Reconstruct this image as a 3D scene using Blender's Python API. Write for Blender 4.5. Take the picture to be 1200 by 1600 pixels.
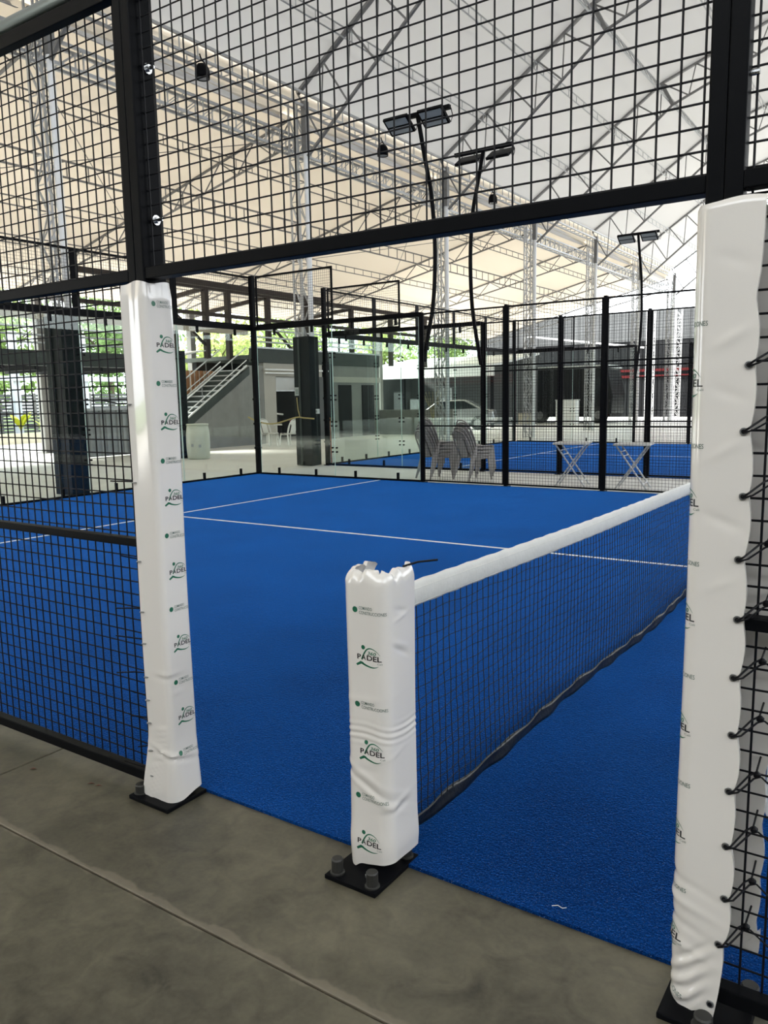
import bpy, bmesh, math, random
from mathutils import Vector, Matrix
import numpy as np
scene = bpy.context.scene
for _o in list(bpy.data.objects):
    bpy.data.objects.remove(_o)
COL = scene.collection
PI = math.pi

# ------------------------------------------------------------------ camera
FPX = 1232.3
CAM = Vector((1.3758, -2.0437, 1.5028))
YAW, PITCH, ROLL = 0.5994, -0.1420, -0.0187
fw = Vector((-math.sin(YAW)*math.cos(PITCH), math.cos(YAW)*math.cos(PITCH), math.sin(PITCH)))
rt = Vector((math.cos(YAW), math.sin(YAW), 0)); up = rt.cross(fw)
r2 = rt*math.cos(ROLL)+up*math.sin(ROLL); u2 = -rt*math.sin(ROLL)+up*math.cos(ROLL)
cd = bpy.data.cameras.new('camera'); cam = bpy.data.objects.new('camera', cd); COL.objects.link(cam)
cd.sensor_fit = 'VERTICAL'; cd.sensor_height = 36.0; cd.lens = FPX/1600*36.0
cd.clip_start = 0.05; cd.clip_end = 400
cam.matrix_world = Matrix(((r2.x, u2.x, -fw.x, CAM.x), (r2.y, u2.y, -fw.y, CAM.y), (r2.z, u2.z, -fw.z, CAM.z), (0, 0, 0, 1)))
scene.camera = cam

# ------------------------------------------------------------------ sky, sun, exposure
world = bpy.data.worlds.new('overcast_sky'); scene.world = world; world.use_nodes = True
wn = world.node_tree; wn.nodes.clear()
wo = wn.nodes.new('ShaderNodeOutputWorld'); wb = wn.nodes.new('ShaderNodeBackground')
wb.inputs[0].default_value = (0.93, 0.97, 1.0, 1); wb.inputs[1].default_value = 4.6
wn.links.new(wb.outputs[0], wo.inputs[0])
sd = bpy.data.lights.new('sun', 'SUN'); sun = bpy.data.objects.new('sun', sd); COL.objects.link(sun)
sd.energy = 17.0; sd.angle = math.radians(12); sd.color = (1.0, 0.95, 0.86)
sun.rotation_euler = Vector((0.80, 0.22, -0.58)).to_track_quat('-Z', 'Y').to_euler(); sun.location = (-30, -10, 40)
vs = scene.view_settings
vs.view_transform = 'Standard'; vs.look = 'None'; vs.gamma = 1.0; vs.use_curve_mapping = False
vs.exposure = 0.12
scene.display_settings.display_device = 'sRGB'

# ------------------------------------------------------------------ materials
MATS = {}
def mat(name, col, rough=0.5, metal=0.0, coat=0.0, spec=0.5, noise=0.0, nscale=20.0, bump=0.0, bscale=200.0, trans=0.0):
    m = bpy.data.materials.new(name); m.use_nodes = True; nt = m.node_tree; b = nt.nodes['Principled BSDF']
    b.inputs['Base Color'].default_value = (*col, 1); b.inputs['Roughness'].default_value = rough
    b.inputs['Metallic'].default_value = metal; b.inputs['Coat Weight'].default_value = coat
    b.inputs['Specular IOR Level'].default_value = spec
    tc = nt.nodes.new('ShaderNodeTexCoord')
    if noise:
        n = nt.nodes.new('ShaderNodeTexNoise'); n.inputs['Scale'].default_value = nscale; n.inputs['Detail'].default_value = 5
        nt.links.new(tc.outputs['Object'], n.inputs['Vector'])
        mx = nt.nodes.new('ShaderNodeMix'); mx.data_type = 'RGBA'
        mx.inputs[6].default_value = (*[max(0, c*(1-noise)) for c in col], 1); mx.inputs[7].default_value = (*[min(1, c*(1+noise)) for c in col], 1)
        nt.links.new(n.outputs['Fac'], mx.inputs[0]); nt.links.new(mx.outputs[2], b.inputs['Base Color'])
    if bump:
        n2 = nt.nodes.new('ShaderNodeTexNoise'); n2.inputs['Scale'].default_value = bscale; n2.inputs['Detail'].default_value = 3
        nt.links.new(tc.outputs['Object'], n2.inputs['Vector'])
        bp = nt.nodes.new('ShaderNodeBump'); bp.inputs['Strength'].default_value = bump; bp.inputs['Distance'].default_value = 0.01
        nt.links.new(n2.outputs['Fac'], bp.inputs['Height']); nt.links.new(bp.outputs[0], b.inputs['Normal'])
    MATS[name] = m
    return m
M = {}
def D(key, *a, **k): M[key] = mat(key, *a, **k)
D('black_steel', (.004, .0044, .0055), .42, spec=.05, noise=.25, nscale=30)
D('black_wire', (.004, .004, .006), .5, spec=.2)
D('grey_tube', (.16, .19, .19), .35, metal=.3)
D('galv', (.42, .43, .44), .42, metal=.55, noise=.2, nscale=6)
D('galv_dark', (.20, .20, .20), .5, metal=.4, noise=.25, nscale=6)
D('white_pipe', (.78, .79, .80), .35)
D('vinyl', (.74, .715, .685), .10, coat=.6, noise=.03, nscale=4, bump=.03, bscale=18)
D('print_black', (.01, .01, .012), .35)
D('print_green', (.012, .13, .07), .35)
D('print_grey', (.06, .12, .10), .4)
D('bolt', (.55, .56, .57), .25, metal=.9)
D('dark_bolt', (.028, .028, .026), .5, metal=.2)
D('eyelet', (.35, .36, .37), .3, metal=.9)
D('tape', (.72, .72, .68), .6, noise=.08, nscale=15, bump=.15, bscale=60)
D('net_black', (.006, .006, .007), .7)
D('band_black', (.012, .013, .014), .35, noise=.5, nscale=20, bump=.3, bscale=30)
D('line_white', (.75, .77, .78), .85, noise=.1, nscale=60)
D('concrete_wall', (.24, .24, .23), .8, noise=.25, nscale=2.5, bump=.1, bscale=30)
D('beige_wall', (.44, .42, .38), .8, noise=.06, nscale=3)
D('dark_wall', (.018, .019, .021), .7, spec=.08, noise=.3, nscale=2)
D('dark_cladding', (.007, .010, .012), .45, spec=.12, noise=.5, nscale=5)
D('steel_frame', (.045, .037, .032), .6, spec=.15, noise=.3, nscale=4)
D('tan_beam', (.36, .32, .25), .6, noise=.12, nscale=3)
D('fascia', (.05, .06, .057), .55, spec=.15, noise=.25, nscale=3)
D('corrugated', (.30, .31, .32), .4, metal=.5, noise=.3, nscale=3)
D('barrel', (.55, .58, .50), .45, noise=.1, nscale=6)
D('white_plastic', (.78, .78, .76), .4)
D('grey_plastic', (.30, .29, .28), .45, noise=.06, nscale=5)
D('table_top', (.62, .62, .60), .4)
D('table_leg', (.50, .51, .52), .35, metal=.5)
D('wood_slat', (.42, .20, .09), .65, noise=.25, nscale=6)
D('pale_slat', (.66, .60, .50), .65, noise=.15, nscale=6)
D('black_cloth', (.008, .008, .010), .8, spec=.1)
D('red', (.50, .02, .03), .45)
D('red_rail', (.10, .012, .014), .6, spec=.1)
D('blue', (.03, .08, .3), .5)
D('rope', (.42, .34, .14), .7)
D('paper', (.36, .38, .38), .6)
D('steel_hood', (.45, .44, .42), .25, metal=.8, noise=.2, nscale=3)
D('truck_black', (.008, .009, .010), .4, spec=.15)
D('truck_roof', (.40, .42, .42), .5)
D('car_silver', (.42, .44, .46), .25, metal=.6, coat=.5)
D('tyre', (.012, .012, .012), .8)
D('car_glass', (.015, .02, .022), .08)
D('white_roof', (.78, .79, .80), .55, noise=.05, nscale=2)
D('planter', (.52, .47, .36), .8, noise=.12, nscale=4)
D('soil', (.05, .035, .02), .9)
D('leaf_yellow', (.46, .50, .03), .45, noise=.2, nscale=3)
D('slat_grey', (.12, .125, .13), .6, spec=.1, noise=.1, nscale=4)
D('post_grey', (.17, .165, .16), .6, noise=.1, nscale=4)
D('post_pale', (.48, .52, .58), .6)
D('bark', (.09, .07, .05), .9, noise=.3, nscale=8, bump=.4, bscale=20)
D('dry_plant', (.30, .27, .16), .8)
D('red_brown', (.13, .06, .04), .7)
D('orange_pipe', (.42, .12, .04), .5)
D('lens_grey', (.20, .23, .27), .12, coat=.6)
D('bin_grey', (.10, .11, .10), .5)
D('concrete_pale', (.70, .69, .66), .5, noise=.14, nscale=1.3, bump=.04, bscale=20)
D('asphalt', (.46, .43, .36), .85, noise=.1, nscale=1)
D('grass', (.10, .20, .03), .9, noise=.3, nscale=2)

def leaf_mat(key, col):
    m = bpy.data.materials.new(key); m.use_nodes = True; nt = m.node_tree; nt.nodes.clear()
    o = nt.nodes.new('ShaderNodeOutputMaterial'); mix = nt.nodes.new('ShaderNodeMixShader')
    d = nt.nodes.new('ShaderNodeBsdfDiffuse'); t = nt.nodes.new('ShaderNodeBsdfTranslucent')
    g = nt.nodes.new('ShaderNodeNewGeometry'); rmp = nt.nodes.new('ShaderNodeMix'); rmp.data_type = 'RGBA'
    rmp.inputs[6].default_value = (*[c*.55 for c in col], 1); rmp.inputs[7].default_value = (*[min(1, c*1.5) for c in col], 1)
    nt.links.new(g.outputs['Random Per Island'], rmp.inputs[0])
    nt.links.new(rmp.outputs[2], d.inputs[0]); nt.links.new(rmp.outputs[2], t.inputs[0])
    mix.inputs[0].default_value = .45
    nt.links.new(d.outputs[0], mix.inputs[1]); nt.links.new(t.outputs[0], mix.inputs[2]); nt.links.new(mix.outputs[0], o.inputs[0])
    M[key] = m
leaf_mat('leaf_a', (.27, .36, .14)); leaf_mat('leaf_b', (.17, .25, .11)); leaf_mat('leaf_c', (.38, .44, .17)); leaf_mat('palm', (.26, .34, .13))

def membrane(key, col, tcol, fac):
    m = bpy.data.materials.new(key); m.use_nodes = True; nt = m.node_tree; nt.nodes.clear()
    o = nt.nodes.new('ShaderNodeOutputMaterial'); mix = nt.nodes.new('ShaderNodeMixShader')
    d = nt.nodes.new('ShaderNodeBsdfDiffuse'); t = nt.nodes.new('ShaderNodeBsdfTranslucent')
    tc = nt.nodes.new('ShaderNodeTexCoord'); n = nt.nodes.new('ShaderNodeTexNoise')
    n.inputs['Scale'].default_value = .9; n.inputs['Detail'].default_value = 5
    nt.links.new(tc.outputs['Object'], n.inputs['Vector'])
    mx = nt.nodes.new('ShaderNodeMix'); mx.data_type = 'RGBA'
    mx.inputs[6].default_value = (*[c*.86 for c in tcol], 1); mx.inputs[7].default_value = (*[min(1, c*1.1) for c in tcol], 1)
    nt.links.new(n.outputs['Fac'], mx.inputs[0]); nt.links.new(mx.outputs[2], t.inputs[0])
    d.inputs[0].default_value = (*col, 1); mix.inputs[0].default_value = fac
    nt.links.new(d.outputs[0], mix.inputs[1]); nt.links.new(t.outputs[0], mix.inputs[2]); nt.links.new(mix.outputs[0], o.inputs[0])
    M[key] = m
membrane('membrane', (.66, .65, .64), (.86, .855, .83), .034)
membrane('membrane_warm_bounce', (.82, .765, .66), (.90, .76, .58), .05)  # side roof: warm bounce light from outside is painted into the colour

def glass(key, tint, boost=.7):
    m = bpy.data.materials.new(key); m.use_nodes = True; nt = m.node_tree; nt.nodes.clear()
    o = nt.nodes.new('ShaderNodeOutputMaterial'); mix = nt.nodes.new('ShaderNodeMixShader')
    t = nt.nodes.new('ShaderNodeBsdfTransparent'); t.inputs[0].default_value = (*tint, 1)
    g = nt.nodes.new('ShaderNodeBsdfGlossy'); g.inputs['Roughness'].default_value = .01; g.inputs[0].default_value = (.95, 1, .98, 1)
    f = nt.nodes.new('ShaderNodeLayerWeight'); f.inputs[0].default_value = .5
    pw = nt.nodes.new('ShaderNodeMath'); pw.operation = 'POWER'; pw.inputs[1].default_value = 5.0; nt.links.new(f.outputs['Facing'], pw.inputs[0])
    sch = nt.nodes.new('ShaderNodeMath'); sch.operation = 'MULTIPLY_ADD'; sch.inputs[1].default_value = .95; sch.inputs[2].default_value = .045; nt.links.new(pw.outputs[0], sch.inputs[0])
    ml = nt.nodes.new('ShaderNodeMath'); ml.operation = 'MULTIPLY'; ml.inputs[1].default_value = boost
    nt.links.new(sch.outputs[0], ml.inputs[0]); nt.links.new(ml.outputs[0], mix.inputs[0])
    nt.links.new(t.outputs[0], mix.inputs[1]); nt.links.new(g.outputs[0], mix.inputs[2]); nt.links.new(mix.outputs[0], o.inputs[0])
    M[key] = m
glass('glass', (.93, .965, .95))
D('glass_edge', (.55, .72, .66), .15)

def turf_mat():
    m = bpy.data.materials.new('turf'); m.use_nodes = True; nt = m.node_tree; b = nt.nodes['Principled BSDF']
    tc = nt.nodes.new('ShaderNodeTexCoord')
    def nz(s, det=2, v=None):
        n = nt.nodes.new('ShaderNodeTexNoise'); n.inputs['Scale'].default_value = s; n.inputs['Detail'].default_value = det
        nt.links.new(tc.outputs['Object'], n.inputs['Vector']); return n
    a = nz(170, 3); c = nz(1.1, 4); e = nz(45, 3); sp = nz(420, 0)
    r1 = nt.nodes.new('ShaderNodeValToRGB'); r1.color_ramp.elements[0].color = (.0003, .0050, .040, 1); r1.color_ramp.elements[1].color = (.0022, .052, .235, 1)
    r1.color_ramp.elements[0].position = .36; r1.color_ramp.elements[1].position = .68
    ad = nt.nodes.new('ShaderNodeMath'); ad.operation = 'MULTIPLY_ADD'; ad.inputs[1].default_value = .55
    nt.links.new(a.outputs['Fac'], ad.inputs[0])
    ms = nt.nodes.new('ShaderNodeMath'); ms.operation = 'MULTIPLY_ADD'; ms.inputs[1].default_value = .35
    nt.links.new(c.outputs['Fac'], ms.inputs[0])
    m3 = nt.nodes.new('ShaderNodeMath'); m3.operation = 'MULTIPLY'; m3.inputs[1].default_value = .12; nt.links.new(e.outputs['Fac'], m3.inputs[0])
    nt.links.new(m3.outputs[0], ms.inputs[2]); nt.links.new(ms.outputs[0], ad.inputs[2])
    nt.links.new(ad.outputs[0], r1.inputs[0])
    gt = nt.nodes.new('ShaderNodeMath'); gt.operation = 'GREATER_THAN'; gt.inputs[1].default_value = .80; nt.links.new(sp.outputs['Fac'], gt.inputs[0])
    mx = nt.nodes.new('ShaderNodeMix'); mx.data_type = 'RGBA'; mx.inputs[7].default_value = (.30, .38, .55, 1)
    nt.links.new(gt.outputs[0], mx.inputs[0]); nt.links.new(r1.outputs[0], mx.inputs[6]); nt.links.new(mx.outputs[2], b.inputs['Base Color'])
    b.inputs['Roughness'].default_value = .85; b.inputs['Specular IOR Level'].default_value = .04
    b.inputs['Sheen Weight'].default_value = .9; b.inputs['Sheen Roughness'].default_value = .28; b.inputs['Sheen Tint'].default_value = (.03, .24, .85, 1)
    bp = nt.nodes.new('ShaderNodeBump'); bp.inputs['Strength'].default_value = .9; bp.inputs['Distance'].default_value = .006
    b2 = nz(130, 3); nt.links.new(b2.outputs['Fac'], bp.inputs['Height']); nt.links.new(bp.outputs[0], b.inputs['Normal'])
    M['turf'] = m
turf_mat()

def concrete_mat():
    m = bpy.data.materials.new('concrete_floor'); m.use_nodes = True; nt = m.node_tree; b = nt.nodes['Principled BSDF']
    g = nt.nodes.new('ShaderNodeNewGeometry')
    def nz(s, det, dist=0.0):
        n = nt.nodes.new('ShaderNodeTexNoise'); n.inputs['Scale'].default_value = s; n.inputs['Detail'].default_value = det; n.inputs['Distortion'].default_value = dist
        nt.links.new(g.outputs['Position'], n.inputs['Vector']); return n
    a = nz(1.7, 6, .6); c = nz(9, 6, 1.2); e = nz(60, 4)
    mp = nt.nodes.new('ShaderNodeMath'); mp.operation = 'MULTIPLY_ADD'; mp.inputs[1].default_value = .5; nt.links.new(a.outputs['Fac'], mp.inputs[0])
    mq = nt.nodes.new('ShaderNodeMath'); mq.operation = 'MULTIPLY_ADD'; mq.inputs[1].default_value = .38; nt.links.new(c.outputs['Fac'], mq.inputs[0])
    mr = nt.nodes.new('ShaderNodeMath'); mr.operation = 'MULTIPLY'; mr.inputs[1].default_value = .12; nt.links.new(e.outputs['Fac'], mr.inputs[0])
    nt.links.new(mr.outputs[0], mq.inputs[2]); nt.links.new(mq.outputs[0], mp.inputs[2])
    r = nt.nodes.new('ShaderNodeValToRGB')
    r.color_ramp.elements[0].position = .36; r.color_ramp.elements[0].color = (.039, .035, .024, 1)
    r.color_ramp.elements[1].position = .64; r.color_ramp.elements[1].color = (.136, .124, .086, 1)
    nt.links.new(mp.outputs[0], r.inputs[0])
    # cement smear left along the saw-cut joint
    sx = nt.nodes.new('ShaderNodeSeparateXYZ'); nt.links.new(g.outputs['Position'], sx.inputs[0])
    n2 = nz(7, 4, .5)
    w = nt.nodes.new('ShaderNodeMath'); w.operation = 'MULTIPLY_ADD'; w.inputs[1].default_value = .09; w.inputs[2].default_value = .577; nt.links.new(n2.outputs['Fac'], w.inputs[0])
    ys = nt.nodes.new('ShaderNodeMath'); ys.operation = 'ADD'; nt.links.new(sx.outputs['Y'], ys.inputs[0]); nt.links.new(w.outputs[0], ys.inputs[1])
    ab = nt.nodes.new('ShaderNodeMath'); ab.operation = 'ABSOLUTE'; nt.links.new(ys.outputs[0], ab.inputs[0])
    mr2 = nt.nodes.new('ShaderNodeMapRange'); mr2.inputs[1].default_value = .012; mr2.inputs[2].default_value = .022; mr2.inputs[3].default_value = .45; mr2.inputs[4].default_value = 0
    nt.links.new(ab.outputs[0], mr2.inputs[0])
    mx = nt.nodes.new('ShaderNodeMix'); mx.data_type = 'RGBA'; mx.inputs[7].default_value = (.22, .19, .145, 1)
    nt.links.new(mr2.outputs[0], mx.inputs[0]); nt.links.new(r.outputs[0], mx.inputs[6]); nt.links.new(mx.outputs[2], b.inputs['Base Color'])
    rr = nt.nodes.new('ShaderNodeMapRange'); rr.inputs[3].default_value = .34; rr.inputs[4].default_value = .58; nt.links.new(c.outputs['Fac'], rr.inputs[0]); nt.links.new(rr.outputs[0], b.inputs['Roughness'])
    bp = nt.nodes.new('ShaderNodeBump'); bp.inputs['Strength'].default_value = .12; bp.inputs['Distance'].default_value = .01
    nt.links.new(mp.outputs[0], bp.inputs['Height']); nt.links.new(bp.outputs[0], b.inputs['Normal'])
    M['concrete_floor'] = m
concrete_mat()

# ------------------------------------------------------------------ mesh helpers
W = {}
class MB:
    def __init__(s): s.v = []; s.f = []; s.mi = []
    def add(s, vs_, fs, m=0):
        b = len(s.v); s.v.extend([tuple(p) for p in vs_])
        for f in fs: s.f.append(tuple(i+b for i in f)); s.mi.append(m)
        return s
    def box(s, x0, x1, y0, y1, z0, z1, m=0):
        return s.add([(x0, y0, z0), (x1, y0, z0), (x1, y1, z0), (x0, y1, z0), (x0, y0, z1), (x1, y0, z1), (x1, y1, z1), (x0, y1, z1)],
                     [(3, 2, 1, 0), (4, 5, 6, 7), (0, 1, 5, 4), (1, 2, 6, 5), (2, 3, 7, 6), (3, 0, 4, 7)], m)
    def bar(s, p, q, w, h, upv=(0, 0, 1), m=0):
        p = Vector(p); q = Vector(q); d = (q-p).normalized(); u = Vector(upv)
        if abs(d.dot(u)) > .98: u = Vector((1, 0, 0))
        a = d.cross(u).normalized()*w/2; c = a.cross(d).normalized()*h/2
        vs_ = [p-a-c, p+a-c, p+a+c, p-a+c, q-a-c, q+a-c, q+a+c, q-a+c]
        return s.add(vs_, [(0, 1, 2, 3), (7, 6, 5, 4), (4, 5, 1, 0), (5, 6, 2, 1), (6, 7, 3, 2), (7, 4, 0, 3)], m)
    def tube(s, p, q, r, n=6, m=0, r2=None, caps=True):
        p = Vector(p); q = Vector(q); d = q-p
        if d.length < 1e-6: return s
        d.normalize(); u = Vector((0, 0, 1)) if abs(d.z) < .9 else Vector((1, 0, 0))
        a = d.cross(u).normalized(); c = a.cross(d); r2 = r if r2 is None else r2
        vs_ = []
        for k in range(n):
            t = 2*PI*(k+.5)/n; o = a*math.cos(t)+c*math.sin(t)
            vs_.append(p+o*r); vs_.append(q+o*r2)
        fs = [(2*k, 2*k+1, (2*k+3) % (2*n), (2*k+2) % (2*n)) for k in range(n)]
        if caps: fs += [tuple(range(0, 2*n, 2)), tuple(range(2*n-1, 0, -2))]
        return s.add(vs_, fs, m)
    def path(s, pts, r, n=8, m=0, rs=None):
        pts = [Vector(p) for p in pts]; rings = []; prev = None
        for i, p in enumerate(pts):
            d = (pts[min(i+1, len(pts)-1)]-pts[max(i-1, 0)]).normalized()
            if prev is None:
                u = Vector((0, 0, 1)) if abs(d.z) < .9 else Vector((1, 0, 0)); a = d.cross(u).normalized()
            else: a = (prev-d*prev.dot(d)).normalized()
            prev = a; c = a.cross(d); rr = rs[i] if rs else r
            rings.append([p+(a*math.cos(2*PI*k/n)+c*math.sin(2*PI*k/n))*rr for k in range(n)])
        vs_ = [q for rg in rings for q in rg]; fs = []
        for i in range(len(pts)-1):
            for k in range(n):
                fs.append((i*n+k, (i+1)*n+k, (i+1)*n+(k+1) % n, i*n+(k+1) % n))
        fs += [tuple(range(n)), tuple(range(len(vs_)-1, len(vs_)-n-1, -1))]
        return s.add(vs_, fs, m)
    def lathe(s, prof, c, n=20, m=0):
        c = Vector(c); vs_ = []; fs = []
        for r, z in prof:
            for k in range(n):
                t = 2*PI*k/n; vs_.append((c.x+r*math.cos(t), c.y+r*math.sin(t), c.z+z))
        for i in range(len(prof)-1):
            for k in range(n):
                fs.append((i*n+k, i*n+(k+1) % n, (i+1)*n+(k+1) % n, (i+1)*n+k))
        fs += [tuple(range(n-1, -1, -1)), tuple(range(len(vs_)-n, len(vs_)))]
        return s.add(vs_, fs, m)
    def prism(s, poly, axis, a0, a1, m=0):
        # poly: list of 2D points in the plane perpendicular to axis ('x': (y,z), 'y': (x,z), 'z': (x,y))
        def P(p, a): return (a, p[0], p[1]) if axis == 'x' else ((p[0], a, p[1]) if axis == 'y' else (p[0], p[1], a))
        n = len(poly); vs_ = [P(p, a0) for p in poly]+[P(p, a1) for p in poly]
        fs = [tuple(range(n-1, -1, -1)), tuple(range(n, 2*n))]+[(k, (k+1) % n, n+(k+1) % n, n+k) for k in range(n)]
        return s.add(vs_, fs, m)
    def grid(s, fn, nu, nv, m=0, closed_u=False):
        vs_ = [fn(i/nu, j/nv) for j in range(nv+1) for i in range(nu+1)]
        fs = [(j*(nu+1)+i, j*(nu+1)+i+1, (j+1)*(nu+1)+i+1, (j+1)*(nu+1)+i) for j in range(nv) for i in range(nu)]
        return s.add(vs_, fs, m)
    def sheet(s, fn, nu, nv, th, m=0):
        # a bent sheet with thickness: fn gives (point, normal)
        top = []; bot = []
        for j in range(nv+1):
            for i in range(nu+1):
                p, n = fn(i/nu, j/nv); p = Vector(p); n = Vector(n).normalized(); top.append(p+n*th/2); bot.append(p-n*th/2)
        N = len(top); q = nu+1; fs = []
        for j in range(nv):
            for i in range(nu):
                a = j*q+i; fs.append((a, a+1, a+q+1, a+q)); fs.append((N+a+q, N+a+q+1, N+a+1, N+a))
        for i in range(nu):
            fs.append((i+1, i, N+i, N+i+1)); a = nv*q+i; fs.append((a, a+1, N+a+1, N+a))
        for j in range(nv):
            a = j*q; fs.append((a, a+q, N+a+q, N+a)); a = j*q+nu; fs.append((a+q, a, N+a, N+a+q))
        return s.add(top+bot, fs, m)
    def build(s, name, mats, parent=None, kind=None, label=None, cat=None, group=None, smooth=False, bevel=0.0, fix=True, bseg=2):
        if not isinstance(mats, (list, tuple)): mats = [mats]
        A = np.array(s.v); lo = A.min(0); hi = A.max(0)
        org = Vector(((lo[0]+hi[0])/2, (lo[1]+hi[1])/2, lo[2] if parent is None else (lo[2]+hi[2])/2))
        me = bpy.data.meshes.new(name); me.from_pydata((A-np.array(org)).tolist(), [], s.f)
        for m in mats: me.materials.append(M[m])
        if len(mats) > 1: me.polygons.foreach_set('material_index', s.mi)
        if fix:
            bm = bmesh.new(); bm.from_mesh(me); bmesh.ops.recalc_face_normals(bm, faces=bm.faces); bm.to_mesh(me); bm.free()
        if smooth: me.polygons.foreach_set('use_smooth', [True]*len(me.polygons))
        me.update()
        o = bpy.data.objects.new(name, me); COL.objects.link(o)
        if parent is not None: o.parent = parent; o.location = org-W[parent.name]
        else: o.location = org
        W[o.name] = org
        if bevel:
            b = o.modifiers.new('bevel', 'BEVEL'); b.width = bevel; b.segments = bseg; b.limit_method = 'ANGLE'; b.harden_normals = False
        if smooth and not bevel:
            pass
        for k, v_ in (('kind', kind), ('label', label), ('category', cat), ('group', group)):
            if v_: o[k] = v_
        return o
def thing(name, label, cat, loc=(0, 0, 0), group=None, kind=None):
    o = bpy.data.objects.new(name, None); COL.objects.link(o); o.location = loc; o.empty_display_size = .1
    W[o.name] = Vector(loc); o['label'] = label
    if kind: o['kind'] = kind
    if cat: o['category'] = cat
    if group: o['group'] = group
    return o
def copy_tree(o, parent=None):
    c = o.copy(); COL.objects.link(c); c.parent = parent
    for ch in list(o.children): copy_tree(ch, c)
    return c
def auto_smooth(o, ang=35):
    for p in o.data.polygons: p.use_smooth = True
    try: o.data.set_sharp_from_angle(angle=math.radians(ang))
    except Exception: pass

rnd = random.Random(7)

# ------------------------------------------------------------------ ground, floor slabs
MB().box(-140, 120, -90, 150, -.6, -.30).build('ground', 'asphalt', kind='structure')
MB().box(-120, -33, -80, 140, -.30, -.02).build('lawn', 'grass', kind='structure', label='green grass beyond the slatted fence')
floor = MB().box(-32.95, 14, -14, 70, -.30, -.012).build('floor', 'concrete_floor', kind='structure')
xj = [-32.9, -26.7, -21.7, -16.7, -10.2, -6.7, -1.68, 3.3, 8.4, 14]; yj = [-14, -5.0, -.63, 5.3, 10.2, 17.6, 23.8, 30, 36, 44, 54, 70]
for i in range(len(xj)-1):
    for j in range(len(yj)-1):
        g = .004
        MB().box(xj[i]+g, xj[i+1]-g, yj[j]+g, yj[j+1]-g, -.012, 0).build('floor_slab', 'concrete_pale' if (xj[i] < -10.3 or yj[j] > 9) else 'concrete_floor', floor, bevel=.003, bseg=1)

# ------------------------------------------------------------------ turf of both courts with their lines
def turf(name, y0, y1, label):
    t = MB().box(-10.05, 10.05, y0, y1, .0005, .012).build('court_turf', 'turf', kind='structure', label=label)
    yc = (y0+y1)/2
    zt = .0122
    for a in ((-6.975, -6.925, y0+.02, y1-.02), (6.925, 6.975, y0+.02, y1-.02), (-6.925, 6.925, yc-.025, yc+.025)):
        MB().box(*a, .011, .0135).build('court_line', 'line_white', t)
turf('t1', -.058, 10.04, 'blue artificial turf of the padel court in front')
Y2 = 12.45
turf('t2', Y2+.05, Y2+10.05, 'blue artificial turf of the second court behind')

# ------------------------------------------------------------------ roof of the hall
YT = [-12.82, -6.55, -.28, 5.99, 12.26, 18.53, 24.80, 31.07, 37.34, 43.60]
PROF = [(-10.5, 8.20), (-6.1, 11.15), (0, 13.25), (6.1, 11.15), (10.5, 8.20)]
LOWP = [(-10.25, 6.85), (-5.75, 10.45), (0, 12.60), (5.75, 10.45), (10.25, 6.85)]
WX0, WZ0, WX1, WZ1 = -10.72, 7.72, -22.0, 5.0
def wz(x): return WZ0+(x-WX0)*(WZ1-WZ0)/(WX1-WX0)
ceil = thing('ceiling', 'white fabric roof membrane of the hall', None, (0, 15, 8), kind='structure')
for j in range(len(YT)-1):
    ya, yb = YT[j], YT[j+1]
    for k in range(4):
        (xa, za), (xb, zb) = PROF[k], PROF[k+1]
        def fn(u, v, xa=xa, xb=xb, za=za, zb=zb, ya=ya, yb=yb):
            bil = .10*math.sin(PI*v)*math.sin(PI*u)
            return (xa+(xb-xa)*u, ya+(yb-ya)*v, za+(zb-za)*u+.06+bil)
        MB().grid(fn, 6, 6).build('roof_membrane', 'membrane', ceil, smooth=True, fix=False)
    def fw_(u, v, ya=ya, yb=yb):
        x = WX0+(WX1-WX0)*u
        return (x, ya+(yb-ya)*v, wz(x)+.05+.10*math.sin(PI*v)*math.sin(PI*u))
    MB().grid(fw_, 8, 6).build('wing_membrane', 'membrane_warm_bounce', ceil, smooth=True, fix=False)

MB().box(-12, 14, -9.3, -9.0, 0, 5.7).build('wall_blocker_back', 'concrete_wall', kind='structure')  # added unseen wall, holds back sky light from behind the camera
for j in range(len(YT)-1):
    def fs_(u, v, ya=YT[j], yb=YT[j+1]): return (-10.52-.26*u, ya+(yb-ya)*v, 8.28-.48*u)
    MB().grid(fs_, 2, 4).build('step_membrane', 'membrane_warm_bounce', ceil, fix=False)
MB().box(13.7, 13.95, -12, 56, 0, 5.2).build('wall_blocker_right', 'dark_wall', kind='structure')  # added out of view to cut sky reflections in the end glass and fill light
MB().box(-33, -11, -4.6, -4.3, 0, 7.2).build('wall_blocker_left', 'dark_wall', kind='structure')  # added off-frame so the far side glass reflects something dark
def zig(mb_list, top, low, n, r):
    pass
ORD = ['first', 'second', 'third', 'fourth', 'fifth', 'sixth', 'seventh', 'eighth', 'ninth', 'tenth', 'eleventh', 'twelfth', 'thirteenth', 'fourteenth']
def lerp2(poly, t):
    # t in 0..len-1
    i = min(int(t), len(poly)-2); f = t-i
    return (poly[i][0]+(poly[i+1][0]-poly[i][0])*f, poly[i][1]+(poly[i+1][1]-poly[i][1])*f)
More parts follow.
